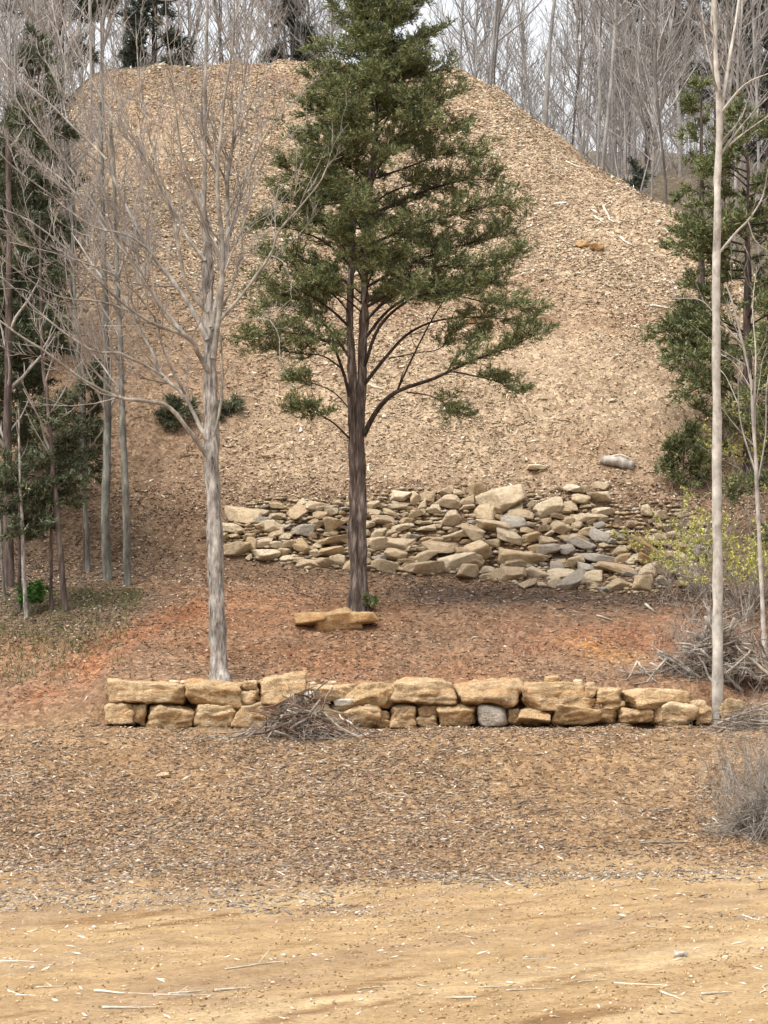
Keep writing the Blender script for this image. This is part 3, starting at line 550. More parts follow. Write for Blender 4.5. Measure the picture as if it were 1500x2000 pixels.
LIMBS = [  # photo points, depth run, base radius, start of foliage, twig length, tiers
 ([(710, 850), (738, 800), (775, 765), (850, 738), (920, 705), (985, 682), (1042, 655)], -2.2, .075, .62, .75),
 ([(775, 765), (800, 710), (835, 640), (865, 590), (890, 560)], 0.8, .03, .8, .5),
 ([(795, 766), (840, 773), (875, 792), (900, 812)], -1.2, .022, .55, .55),
 ([(880, 725), (930, 735), (970, 745), (1012, 768)], -1.0, .025, .4, .6),
 ([(870, 732), (890, 700), (925, 668), (950, 650)], -.5, .02, .5, .5),
 ([(712, 750), (760, 690), (800, 650), (860, 625), (950, 620), (1050, 632)], 1.0, .05, .72, .7),
 ([(712, 715), (740, 640), (790, 592), (850, 572), (950, 590), (1040, 606)], -1.4, .05, .5, .9),
 ([(760, 700), (810, 690), (860, 680), (885, 640)], -.6, .018, .7, .4),
 ([(714, 660), (760, 605), (830, 565), (900, 560), (990, 550)], 1.5, .045, .5, .9),
 ([(716, 600), (780, 560), (860, 520), (940, 520), (1005, 500)], -1.2, .04, .4, .9),
 ([(717, 560), (800, 515), (900, 480), (1005, 455)], 1.2, .04, .35, 1.0),
 ([(718, 480), (800, 445), (900, 415), (1002, 395)], -1.0, .04, .35, 1.0),
 ([(724, 420), (800, 385), (890, 355), (972, 350)], 1.0, .035, .3, 1.0),
 ([(728, 350), (800, 325), (870, 300), (935, 300)], -.8, .03, .3, .95),
 ([(735, 300), (800, 280), (900, 250)], .7, .03, .28, .95),
 ([(738, 230), (810, 205), (888, 190)], -.6, .025, .25, .9),
 ([(744, 170), (800, 150), (872, 135)], .5, .022, .2, .8),
 ([(748, 110), (800, 90), (852, 62)], -.4, .02, .2, .75),
 ([(753, 40), (790, 20), (830, -10)], .3, .02, .2, .7),
 ([(686, 860), (650, 825), (610, 805), (565, 795)], -1.3, .03, .5, .5),
 ([(684, 800), (650, 765), (600, 745), (570, 740)], .7, .02, .6, .4),
 ([(686, 790), (668, 720), (640, 668), (560, 650), (478, 660)], -1.6, .05, .42, .9),
 ([(668, 720), (630, 695), (580, 690), (520, 680)], -.8, .025, .4, .75),
 ([(684, 700), (640, 640), (580, 600), (500, 600)], 1.0, .04, .35, .9),
 ([(684, 640), (640, 600), (580, 565), (505, 548)], -1.2, .04, .3, .9),
 ([(685, 560), (640, 525), (570, 505), (525, 500)], 1.0, .035, .35, .85),
 ([(687, 520), (630, 470), (560, 445), (495, 440)], -1.0, .035, .5, .6),
 ([(690, 450), (640, 425), (590, 400), (548, 395)], .9, .03, .3, .9),
 ([(696, 390), (640, 360), (590, 345), (562, 330)], -.8, .03, .25, .95),
 ([(700, 320), (640, 290), (575, 268)], .8, .028, .22, .95),
 ([(702, 250), (650, 225), (588, 210)], -.7, .025, .2, .95),
 ([(730, 200), (680, 170), (605, 150)], .6, .025, .22, .9),
 ([(742, 140), (690, 110), (630, 100)], -.5, .022, .2, .8),
 ([(748, 80), (705, 50), (662, 22)], .4, .02, .2, .75),
 ([(754, 10), (715, -10), (680, -40)], -.3, .02, .2, .7)]
out = []; twigs = TB()
for pts, dy, r0, f0, tl in LIMBS:
    L = px_limb(pts, CY, dy, 4); t = TB(); t.add(L, np.linspace(r0, 0.008, len(L)), 7)
    grow(t, L, r0, 0.008, 1, r, (1.6,), 0.3, 0.3, (6, 4, 3), False, 0.1, (0.5, 1.0), 0.8, 0.005)
    obj('limb', t.mesh('limb', M['limb_cedar'], CB), ced)
    foliate(L, r, twigs, out, f0 * 0.9, 14, tl, 13, r=0.015)
# limbs towards and away from the viewer
WL = [(820, 30), (760, 70), (700, 120), (650, 200), (600, 190), (550, 185), (500, 185), (450, 190), (400, 180), (350, 175), (300, 170), (250, 155), (200, 140), (150, 125), (100, 105), (50, 95), (0, 85), (-60, 60), (-130, 20)]
ys = [a for a, b_ in WL][::-1]; ws = [b_ for a, b_ in WL][::-1]
for i in range(96):
    py = 640 - (640 + 110) * ((i + r.random()) / 96); k = np.clip((py + 130) / 1330, 0, 1); stem = SB if (r.random() < 0.7 or py < 250) else SA
    j = np.argmin(np.abs(stem[:, 2] - PX(0, py, CY)[2])); p = stem[j]
    Rr = np.interp(py, ys, ws) * CY / F * r.uniform(0.6, 1.05); a = r.uniform(-0.95, 0.95) + (math.pi if r.random() < 0.5 else 0)
    d = np.array([math.sin(a), math.cos(a), 0]); rise = r.uniform(0.1, 0.5) * Rr
    L = spline(np.array([p, p + d * Rr * 0.35 + [0, 0, rise * 0.6], p + d * Rr * 0.7 + [0, 0, rise * 0.9], p + d * Rr + [0, 0, rise * 0.9 + 0.05]]), 3)
    t = TB(); r0 = 0.012 + 0.018 * Rr / 2.5; t.add(L, np.linspace(r0, 0.006, len(L)), 5); obj('limb', t.mesh('limb', M['limb_cedar'], CB), ced)
    foliate(L, r, twigs, out, 0.38 if py > 250 else 0.15, 11.0, 0.8 * np.interp(py, [-130, 100, 400], [0.5, 0.8, 1.0]), 12, r=0.012)
for i in range(26):   # the leader's tufts
    z = r.uniform(0.82, 1.0); p = lerp_at(SB, z); a = r.uniform(0, 6.28); L = branch_path(p, np.array([math.cos(a), math.sin(a), 0.9]), r.uniform(0.5, 1.0), 5, r)
    foliate(L, r, twigs, out, 0.05, 7, 0.5, 8, r=0.008)
obj('twigs', twigs.mesh('twigs', M['limb_cedar'], CB), ced)
obj('crown', crown_mesh('crown', out, M['cedar'], CB, r, 0.27, 15, 0.115, 0.013, 0.5), ced)

def cedar(base, h, rad0, label, group=None, z0=0.15, mt='cedar_dark', bk='bark_brown', nl=46, seed=0, lean=(0, 0), trunk_r=0.14, dens=11, tw=9.5, m=12, ll=0.17, lw=0.02, shape=0.8, name='cedar_tree', cat='tree'):
    r = np.random.default_rng(seed); root = empty(name, base, label, cat, group)
    st = spline(np.array([[0, 0, -0.2], [lean[0] * .3, lean[1] * .3, h * .33], [lean[0] * .6, lean[1] * .6, h * .66], [lean[0], lean[1], h]]), 5)
    t = TB(); t.add(st, np.linspace(trunk_r, 0.015, len(st)), 8); obj('trunk', t.mesh('trunk', M[bk], (0, 0, 0), True, trunk_r * 0.4), root)
    lt = TB(); out = []
    for i in range(nl):
        f = z0 + (0.98 - z0) * (i + r.random()) / nl; p = lerp_at(st, f); g = (f - z0) / (1 - z0)
        Rr = rad0 * max(0.14, (1 - g) ** shape) * r.uniform(0.6, 1.08) * min(1, 0.45 + 2.2 * g); a = r.uniform(0, 6.283); d = np.array([math.cos(a), math.sin(a), 0])
        L = spline(np.array([p, p + d * Rr * 0.5 + [0, 0, Rr * r.uniform(0.0, 0.3)], p + d * Rr + [0, 0, Rr * r.uniform(-0.05, 0.35)]]), 4)
        lt.add(L, np.linspace(0.012 + 0.012 * Rr, 0.005, len(L)), 4); foliate(L, r, lt, out, 0.25, tw, 0.35 + 0.22 * rad0 * (1 - 0.6 * g), dens, r=0.012)
    obj('branches', lt.mesh('branches', M['limb_cedar']), root)
    obj('crown', crown_mesh('crown', out, M[mt], (0, 0, 0), r, 0.25, m, ll, lw), root)
    return root
# ------------------------------------------------------------------ bare trees
r = np.random.default_rng(71)
GB = hit(428, 1326, 60.9); GYy = GB[1]
gt = empty('bare_tree', GB, 'leafless tree with pale grey trunk and broken top behind the boulder wall', 'tree')
T0 = px_limb([(429, 1336), (426, 1280), (423, 1180), (420, 1060), (416, 950), (414, 850), (412, 760), (411, 680), (408, 600), (404, 500), (399, 430), (394, 372)], GYy, 0.2, 5)
tb = TB(); ta = np.linspace(0, 1, len(T0)); tb.add(T0, rad(ta, [(0, .31), (.03, .235), (.08, .2), (.3, .18), (.5, .165), (.7, .145), (.85, .115), (.97, .08), (1, .06)]), 14)
obj('trunk', tb.mesh('trunk', M['bark_grey'], GB, True, 0.07), gt)
BL = [  # photo points, depth run, base radius, tip radius
 ([(398, 430), (400, 300), (402, 150), (405, 0), (404, -160)], 0.3, .06, .015),
 ([(416, 700), (430, 590), (433, 480), (424, 350), (440, 200), (455, 60), (462, -120)], -.8, .075, .012),
 ([(414, 640), (444, 490), (447, 350), (470, 200), (492, 60), (505, -120)], 1.2, .065, .012),
 ([(404, 892), (370, 840), (330, 797), (295, 785), (235, 776), (200, 760), (150, 728), (100, 690), (50, 655), (0, 625), (-80, 580)], -2.6, .055, .015),
 ([(408, 862), (385, 820), (360, 772), (322, 738), (300, 690), (268, 640), (240, 570), (200, 500), (150, 420)], 1.5, .06, .01),
 ([(322, 738), (280, 712), (235, 690), (170, 680), (90, 620), (0, 540), (-60, 500)], -1.2, .035, .01),
 ([(408, 725), (385, 685), (367, 660), (330, 640), (270, 612), (210, 560), (150, 500), (60, 430), (-20, 395)], -1.8, .06, .01),
 ([(367, 660), (330, 612), (290, 562), (250, 500), (215, 450), (160, 360), (100, 280), (40, 200), (0, 120)], 1.0, .05, .01),
 ([(406, 665), (375, 602), (340, 552), (300, 500), (270, 450), (235, 380), (208, 310), (160, 220), (120, 100), (95, -40)], 2.0, .065, .01),
 ([(406, 610), (366, 562), (352, 500), (335, 420), (300, 340), (265, 280), (225, 200), (190, 100)], -1.5, .05, .008),
 ([(403, 510), (362, 450), (335, 395), (310, 330), (285, 240), (270, 130), (262, 30)], 1.0, .042, .008),
 ([(398, 420), (370, 350), (352, 300), (340, 200), (330, 90), (325, -30)], -.6, .03, .008),
 ([(414, 645), (460, 592), (490, 555), (525, 505), (541, 460), (572, 420), (612, 370), (635, 320), (634, 285)], -1.6, .045, .008),
 ([(527, 500), (555, 512), (572, 550), (575, 580)], -.4, .016, .006),
 ([(416, 640), (455, 560), (476, 500), (482, 440), (500, 380), (530, 300), (550, 220)], .8, .035, .008),
 ([(420, 600), (470, 625), (525, 625), (545, 660), (548, 700)], -1.0, .018, .005),
 ([(406, 885), (425, 830), (433, 770), (431, 700), (425, 650)], -.35, .03, .018),
 ([(440, 420), (480, 340), (520, 260), (560, 210), (600, 170)], 1.2, .028, .006),
 ([(362, 770), (320, 690), (300, 620), (250, 560), (190, 520), (100, 490), (20, 470)], -2.4, .03, .008),
 ([(235, 776), (200, 740), (170, 700), (150, 640), (110, 600), (50, 560), (-20, 560)], -.8, .022, .007),
 ([(428, 350), (400, 250), (370, 180), (360, 80), (350, -20)], .6, .025, .006),
 ([(300, 500), (250, 460), (180, 440), (100, 380), (30, 330), (-20, 280)], -1.0, .03, .008),
 ([(270, 612), (200, 590), (120, 580), (40, 530), (-30, 470)], -1.4, .03, .008), ([(250, 500), (180, 420), (120, 350), (50, 300), (-30, 230)], 1.4, .03, .008), ([(208, 310), (150, 250), (90, 190), (20, 130), (-30, 60)], .8, .028, .008), ([(300, 340), (240, 260), (180, 160), (130, 60), (110, -40)], 1.2, .028, .008)]
for i, (pts, dy, r0, r1) in enumerate(BL):
    Y0 = GYy; L = px_limb(pts, Y0, dy, 3); L = L + np.cumsum(r.normal(0, 0.012, L.shape), 0)
    t = TB(); t.add(L, np.linspace(r0, r1, len(L)), 8); lb = obj('limb', t.mesh('limb', M['limb_grey'], GB, True, 0.03), gt)
    t = TB(); big = r0 > 0.028
    grow(t, L, r0, r1, 3 if big else 2, r, (3.0, 3.3, 3.0), 0.46, 0.2, (4, 3, 3, 3), False, 0.35, (0.4, 0.9), 2.6, 0.0075)
    tag(obj('twigs', t.mesh('twigs', M['twig_pink'], GB), lb), kind='stuff')

def slim(base, pts, Y, r0, r1, side, label, mt='bark_pale', twm='limb_grey', group=None, lev=2, dens=(0.9, 1.8, 2.4), seed=1, name='slim_tree', dy=0.0, t0=0.45):
    r = np.random.default_rng(seed); root = empty(name, base, label, 'tree', group)
    st = px_limb(pts, Y, dy, 5); t = TB(); t.add(st, np.linspace(r0, r1, len(st)), 9); obj('trunk', t.mesh('trunk', M[mt], base, True, r0 * 0.25), root)
    t = TB(); grow(t, st, r0, r1, lev, r, dens, 0.22, t0, (5, 4, 3, 3), False, 0.3, (0.4, 0.9), 2.2, 0.006)
    for p, d2, ra in side:
        L = px_limb(p, Y, d2, 4); lb = TB(); lb.add(L, np.linspace(ra, 0.008, len(L)), 6); obj('limb', lb.mesh('limb', M[mt], base), root)
        grow(t, L, ra, 0.008, lev, r, (1.8, 2.2, 2.4), 0.45, 0.25, (5, 4, 3, 3), False, 0.3, (0.4, 0.9), 1.8, 0.006)
    if t.g: tag(obj('twigs', t.mesh('twigs', M[twm], base), root), kind='stuff')
    return root
g = hit(1402, 1416, 56)
slim(g, [(1402, 1422), (1402, 1300), (1402, 1100), (1401, 900), (1399, 700), (1399, 500), (1402, 350), (1406, 250), (1400, 150), (1394, 0), (1390, -120)], g[1], .135, .05,
     [([(1406, 235), (1424, 120), (1440, 20), (1452, -80)], .6, .055), ([(1404, 495), (1440, 452), (1460, 432), (1482, 400), (1492, 375), (1500, 330)], -.6, .035), ([(1406, 300), (1450, 262), (1510, 220)], .8, .025), ([(1408, 220), (1455, 165), (1510, 140)], -.5, .03), ([(1403, 180), (1380, 90), (1370, 10)], .5, .025), ([(1461, 432), (1475, 470), (1500, 490)], .2, .016)],
     'tall slender pale-barked tree at the far end of the boulder wall', seed=3)
g = hit(1500, 1420, 58)
slim(g, [(1502, 1430), (1492, 1250), (1483, 1050), (1476, 900), (1470, 800), (1466, 740), (1450, 670), (1432, 595), (1418, 555)], 63, .06, .018,
     [([(1475, 900), (1474, 770), (1476, 690), (1470, 600), (1478, 520)], .5, .03), ([(1452, 675), (1412, 632), (1394, 610), (1365, 585), (1312, 583)], -.7, .022), ([(1475, 920), (1450, 840), (1442, 780), (1444, 700)], -.4, .025), ([(1442, 790), (1420, 740), (1405, 720)], .3, .014), ([(1468, 760), (1435, 710), (1405, 690)], .4, .014), ([(1478, 950), (1495, 850), (1497, 760), (1510, 690)], .4, .02)],
     'thin crooked multi-stemmed sapling standing over the root pile', seed=4, t0=0.3)
# left woods: trunks one can tell apart
LW = [([(250, 1148), (246, 1000), (241, 850), (236, 700), (230, 560), (225, 400), (215, 240)], .105, .04, 'bark_lichen', 'slim lichen-grey trunk at the edge of the woods on the left of the slope'),
      ([(210, 1135), (206, 1000), (210, 850), (208, 700), (205, 560), (200, 400), (195, 200)], .135, .05, 'bark_lichen', 'thick dark-edged grey trunk beside the lichen-grey trunk in the woods'),
      ([(172, 1120), (168, 1020), (163, 930), (160, 820), (155, 700), (145, 560), (140, 400)], .085, .03, 'bark_lichen', 'grey trunk under a small clump of evergreen sprays in the woods'),
      ([(128, 1198), (118, 1080), (108, 960), (100, 880), (92, 770), (85, 720), (80, 600), (78, 420)], .085, .03, 'bark_brown', 'dark reddish-brown leaning trunk in the woods'),
      ([(52, 1212), (46, 1100), (42, 1000), (38, 900), (36, 780)], .06, .02, 'bark_grey', 'short pale trunk at the grassy edge of the woods'),
      ([(18, 1150), (16, 1000), (14, 850), (16, 700), (18, 500), (16, 250)], .15, .06, 'bark_brown', 'stout dark trunk rising inside the cedar foliage on the left'),
      ([(10, 1175), (4, 1100), (2, 1040), (-4, 900)], .04, .015, 'bark_lichen', 'thin stem leaning past the stout dark trunk')]
for i, (pts, r0, r1, bk, lab) in enumerate(LW):
    g = hit(pts[0][0], pts[0][1] - 4, 61.5)
    slim(g, [(pts[0][0], pts[0][1] + 6)] + pts[1:], g[1], r0, r1, [], lab, bk, 'twig_pink', None, 2, (1.6, 2.2, 2.0), 90 + i, 'woodland_tree', t0=0.35)
# ------------------------------------------------------------------ cedars of the side woods
def at(x, y, Y): 
    X = (x - 750) * Y / F; return np.array([X, Y, float(H(X, Y))])
cedar(at(-20, 0, 72), 11.2, 3.0, 'broad dark cedar filling the left edge of the woods', None, .2, seed=101, nl=75, trunk_r=.16)
cedar(at(50, 0, 74.5), 10.5, 1.7, 'dense mid-height cedar beside the broad one in the left woods', None, .22, seed=112, nl=55)
cedar(at(75, 0, 78), 10.0, 1.9, 'dark cedar behind the reddish leaning trunk on the left', None, .28, seed=102, nl=48)
cedar(hit(38, 1195, 62), 3.9, 1.15, 'small dark cedar low beside the short pale trunk', None, .42, seed=103, nl=22, trunk_r=.06, shape=.5)
cedar(hit(166, 1118, 62), 5.4, 1.0, 'small tufted cedar between the grey woodland trunks', None, .45, seed=104, nl=20, trunk_r=.06, shape=.5)
cedar(hit(100, 1190, 62), 5.0, 1.1, 'thin ragged cedar crown over the reddish leaning trunk', None, .5, seed=105, nl=18, trunk_r=.05, shape=.5)
cedar(at(1460, 0, 74.5), 10.6, 3.2, 'large cedar with sweeping green boughs on the right of the slope', None, .02, 'cedar', seed=106, nl=62, trunk_r=.17, shape=.6, tw=8)
cedar(at(1370, 0, 78), 9.0, 1.5, 'narrow cedar between the slope and the pale slender tree', None, .06, 'cedar', seed=107, nl=26, tw=7)
cedar(at(1560, 0, 66), 10.0, 2.3, 'cedar at the right edge behind the crooked sapling', None, .15, 'cedar', seed=108, nl=30, tw=8)
cedar(at(1335, 0, 74), 1.5, 0.8, 'low dark juniper bush above the right end of the rubble', None, .05, 'cedar', seed=109, nl=18, trunk_r=.03, name='juniper_bush', cat='bush')
cedar(hit(352, 830), 0.35, 0.55, 'low evergreen bush on the slope just left of the bare grey trunk', None, .05, seed=110, nl=9, tw=6, trunk_r=.03, name='juniper_bush', cat='bush')
cedar(hit(448, 816), 0.3, 0.25, 'little evergreen tuft on the slope peeking right of the bare grey trunk', None, .05, seed=111, nl=6, tw=6, trunk_r=.02, name='juniper_bush', cat='bush')
# ------------------------------------------------------------------ forest behind the crest
def far_proto(seed, h, crown, nlimb, r0, mt):
    r = np.random.default_rng(seed); st = branch_path(np.array([0, 0, -0.5]), np.array([r.normal(0, .04), r.normal(0, .04), 1]), h, 9, r, 0.3, 0.035)
    r0 = r0 * 0.5; t = TB(); t.add(st, np.linspace(r0, 0.025, 9), 8); tr = t.mesh('trunk', M[mt], (0, 0, 0), True, 0.05)
    t = TB()
    nlimb = int(nlimb * 1.7)
    for i in range(nlimb):
        f = crown + (0.97 - crown) * (i + r.random()) / nlimb; p = lerp_at(st, f); a = r.uniform(0, 6.283); el_ = r.uniform(0.5, 1.25)
        L = branch_path(p, np.array([math.cos(a) * math.cos(el_), math.sin(a) * math.cos(el_), math.sin(el_)]), (1.15 - f) * h * r.uniform(0.28, 0.5), 6, r, 0.3, 0.1)
        grow(t, L, r0 * (1.05 - f) * 0.6 + 0.012, 0.008, 2, r, (2.0, 2.4, 2), 0.45, 0.2, (4, 3, 3), True, 0.3, (0.4, 0.85), 2.6, 0.009)
    return tr, t.mesh('branches', M['twig_far'])
FP = [far_proto(200 + i, h, c_, n_, r0, mt) for i, (h, c_, n_, r0, mt) in enumerate([(20, .35, 17, .17, 'bark_far'), (18, .3, 18, .14, 'bark_far'), (22, .45, 16, .2, 'bark_far'), (15, .2, 18, .11, 'bark_far_dark'), (12, .15, 18, .08, 'bark_far'), (17, .3, 17, .13, 'bark_far_dark'), (9, .08, 24, .07, 'bark_far'), (12, .12, 24, .08, 'bark_far')])]
KIND = ['tall pale-trunked bare tree', 'pale-trunked bare tree', 'stout pale-trunked bare tree', 'shorter dark-trunked bare tree', 'thin small bare tree', 'dark-trunked bare tree', 'low twiggy bare tree', 'many-branched twiggy bare tree']
def far_tree(k, x, Y, label, group, sc=1.0, rz=0.0, tilt=0.0, sink=0.0):
    g = at(x, 0, Y); root = empty('forest_tree', g - [0, 0, sink], label, 'tree', group, rz); root.scale = (sc,) * 3; root.rotation_euler = (0, tilt, rz) if abs(tilt) > 0 else (0, 0, rz)
    obj('trunk', FP[k][0], root); obj('branches', FP[k][1], root)
UN = [(965, 104, 3, 'dark-trunked bare tree right on the crest beside the cedar', 0), (1060, 110, 2, 'straight pale-trunked bare tree just over the right shoulder of the slope', 0), (1172, 104, 0, 'pale bare tree leaning away just behind the right shoulder of the slope', .09), (1165, 108, 1, 'upright bare tree crossing the leaning pale tree behind the slope', 0), (1330, 112, 2, 'stout bare trunk behind the narrow cedar on the right', 0), (1246, 96, 4, 'thin pale leaning stem at the lower right edge of the slope', .16), (1112, 116, 5, 'darker bare tree next to the straight pale-trunked one', 0), (640, 108, 4, 'slim bare tree on the hilltop just left of the cedar crown', 0)]
for i, (x, Y, k, lab, tl) in enumerate(UN): far_tree(k, x, Y, lab, None, 1.0, 0.7 * i if not tl else 0, tl)
rf = random.Random(9)
for i in range(15):
    k = rf.choice([0, 1, 2, 4, 5]); far_tree(k, rf.uniform(880, 1240), rf.uniform(112, 160), KIND[k] + ' in the woods beyond the right shoulder of the slope', KIND[k] + 's, hardwoods beyond the right shoulder', rf.uniform(.8, 1.05), rf.uniform(0, 6.28))
for i in range(24):
    k = rf.choice([0, 1, 2, 3, 4, 5, 4]); far_tree(k, rf.uniform(1180, 1600), rf.uniform(92, 165), KIND[k] + ' in the dense woods right of the slope', KIND[k] + 's, hardwoods right of the slope', rf.uniform(.75, 1.05), rf.uniform(0, 6.28))
for i in range(13):
    k = rf.choice([1, 3, 4, 4, 5]); far_tree(k, rf.uniform(225, 640), rf.uniform(108, 135), KIND[k] + ' standing on the hilltop against the white sky', KIND[k] + 's, bare trees on the hilltop', rf.uniform(.7, 1.0), rf.uniform(0, 6.28))
for i in range(13):
    k = rf.choice([0, 1, 3, 4, 5]); far_tree(k, rf.uniform(-60, 215), rf.uniform(82, 118), KIND[k] + ' in the woods left of the slope', KIND[k] + 's, bare trees left of the slope', rf.uniform(.75, 1.0), rf.uniform(0, 6.28))
for n_, x0, x1, Y0, Y1, lab in ((15, 900, 1250, 112, 170, 'in the woods beyond the right shoulder of the slope'), (24, 1200, 1620, 95, 170, 'in the dense woods right of the slope'), (12, 225, 640, 108, 140, 'standing on the hilltop against the white sky'), (18, -80, 190, 76, 112, 'in the woods left of the slope')):
    for i in range(n_):
        k = rf.choice([6, 7]); far_tree(k, rf.uniform(x0, x1), rf.uniform(Y0, Y1), KIND[k] + ' ' + lab, KIND[k] + 's, ' + lab, rf.uniform(.8, 1.25), rf.uniform(0, 6.28))
cedar(at(300, 0, 112), 7.5, 2.2, 'dark evergreen on the hilltop left of the bare grey tree top', None, .02, 'cedar_far', seed=301, nl=40, ll=.24, lw=.03)
cedar(at(572, 0, 111), 8.5, 1.5, 'narrow dark evergreen on the hilltop near the cedar crown', None, .02, 'cedar_far', seed=302, nl=38, ll=.24, lw=.03)
cedar(at(120, 0, 100), 11, 2.6, 'grey-green evergreen behind the upper left corner of the slope', None, .1, 'cedar_far', seed=303, nl=44, ll=.24, lw=.03)
cedar(at(1265, 0, 128), 15, 3.4, 'tall shadowy evergreen among the bare trees right of the slope', None, .25, 'cedar_far', seed=304, nl=46, ll=.24, lw=.03)
cedar(at(1400, 0, 115), 14, 2.8, 'shadowy evergreen behind the pale slender tree', None, .2, 'cedar_far', seed=305, nl=44, ll=.24, lw=.03)
cedar(at(1500, 0, 105), 13, 2.8, 'shadowy evergreen at the right edge of the woods', None, .2, 'cedar_far', seed=306, nl=44, ll=.24, lw=.03)
cedar(at(1240, 0, 100), 1.7, 1.1, 'low grey-green evergreen at the lower right shoulder of the slope', None, .02, 'cedar_far', seed=307, nl=13, tw=6, ll=.16, lw=.03, trunk_r=.05)
# uncountable undergrowth beyond the crest
def thicket(name, pts, h, n, mt, label, rng, r0=0.012):
    t = TB()
    for p in pts:
        for _ in range(n):
            a = rng.uniform(0, 6.283); s = branch_path(p + [rng.normal(0, .25), rng.normal(0, .25), -0.05], np.array([math.cos(a) * .6, math.sin(a) * .6, 1]), h * rng.uniform(.5, 1.1), 5, rng, .1, .2)
            grow(t, s, r0, 0.004, 1, rng, (3.2,), .5, .2, (3, 3), True, .15, (.5, 1.0), 1.2, .004)
    tag(obj(name, t.mesh(name, M[mt])), label, None, None, 'stuff')
r = np.random.default_rng(401)
thicket('undergrowth', [at(r.uniform(870, 1560), 0, r.uniform(103, 165)) for _ in range(300)], 4.2, 2, 'twig_far', 'grey leafless undergrowth in the woods beyond the right shoulder', r, .016)
thicket('undergrowth', [at(r.uniform(-80, 210), 0, r.uniform(80, 125)) for _ in range(100)], 3.2, 2, 'twig_far', 'grey leafless undergrowth in the woods left of the slope', r, .014)
thicket('undergrowth', [at(r.uniform(210, 860), 0, r.uniform(106, 150)) for _ in range(110)], 3.4, 2, 'twig_far', 'grey brush on the hilltop behind the crest', r, .014)
thicket('undergrowth', [at(r.uniform(1290, 1560), 0, r.uniform(66, 82)) for _ in range(70)], 1.5, 3, 'dead', 'tangled grey brush under the cedars right of the rubble', r, .009)
thicket('dead_brush', [hit(r.uniform(1290, 1540), r.uniform(1040, 1300), 61) for _ in range(95)], 1.0, 4, 'dead', 'tangled dead grey brush around the budding shrubs', r, .010)
thicket('dead_brush', [at(1385 + 180 * r.random() ** 0.6, 0, r.uniform(50.4, 54.5)) for _ in range(52)], 1.35, 6, 'limb_grey', 'fine grey dead brush at the right end of the low bank', r, .007)
# budding shrubs
def shrub(base, h, n, label, seed, mt='bud', sp=.7, leafs=9, ll=.06, lw=.022, tm='limb_grey'):
    r = np.random.default_rng(seed); root = empty('budding_shrub', base, label, 'shrub'); t = TB(); B = []
    for _ in range(n):
        a = r.uniform(0, 6.283); s = branch_path(np.array([r.normal(0, .08), r.normal(0, .08), -.05]), np.array([math.cos(a) * sp, math.sin(a) * sp, 1]), h * r.uniform(.7, 1.15), 6, r, 0., .15)
        grow(t, s, .016, .005, 2, r, (2.6, 3.), .5, .2, (4, 3, 3), True, .05, (.5, 1.1), 1.1, .004)
    V, Q_ = t.arrays(); k = r.integers(0, len(V), n * leafs * 14); k = k[V[k, 2] > h * .3]; D = nrm(r.normal(0, 1, (len(k), 3)) + [0, 0, .5])
    obj('stems', mesh('stems', V, Q_, M[tm], True), root); Vs, Fs = sprays(V[k], D, .04, 2, r, ll, lw, .8); obj('leaves', mesh('leaves', Vs, Fs, M[mt]), root)
shrub(hit(1455, 1215, 61), 3.1, 18, 'shrub with yellow-green spring buds beside the crooked sapling', 501)
shrub(hit(1375, 1165, 61), 2.4, 13, 'smaller yellow-green budding shrub at the right end of the rubble', 502)
shrub(hit(1480, 960, 66), 2.6, 12, 'pale green budding shrub under the big right-hand cedar', 503)
shrub(hit(60, 1195, 62), 0.75, 8, 'fresh green seedling bush beside the short pale trunk', 504, 'sprout', .5, 14, .09, .025)
shrub(hit(722, 1192, 62), 0.38, 7, 'tiny green cedar seedling at the base of the cedar trunk', 505, 'cedar', .5, 16, .06, .014, 'limb_cedar')
# thin dull grass at the edge of the left woods
r = np.random.default_rng(511); P = scatter(9000, -13, -6.2, 62, 68.5, r, lambda X, Y: np.clip(.3 + fbm(X * .6, Y * .6, 77, 3) + .2, 0, 1)); N = len(P)
d = nrm(r.normal(0, .5, (N, 3)) + [0, 0, 1]); sd_ = nrm(np.cross(d, r.normal(0, 1, (N, 3)))) * .012; hh = r.uniform(.06, .2, (N, 1))
tag(obj('grass', mesh('grass', np.stack([P - sd_, P + sd_, P + d * hh], 1).reshape(-1, 3), np.arange(N * 3).reshape(-1, 3), M['grass'])), 'thin dull green grass at the edge of the left woods', None, None, 'stuff')
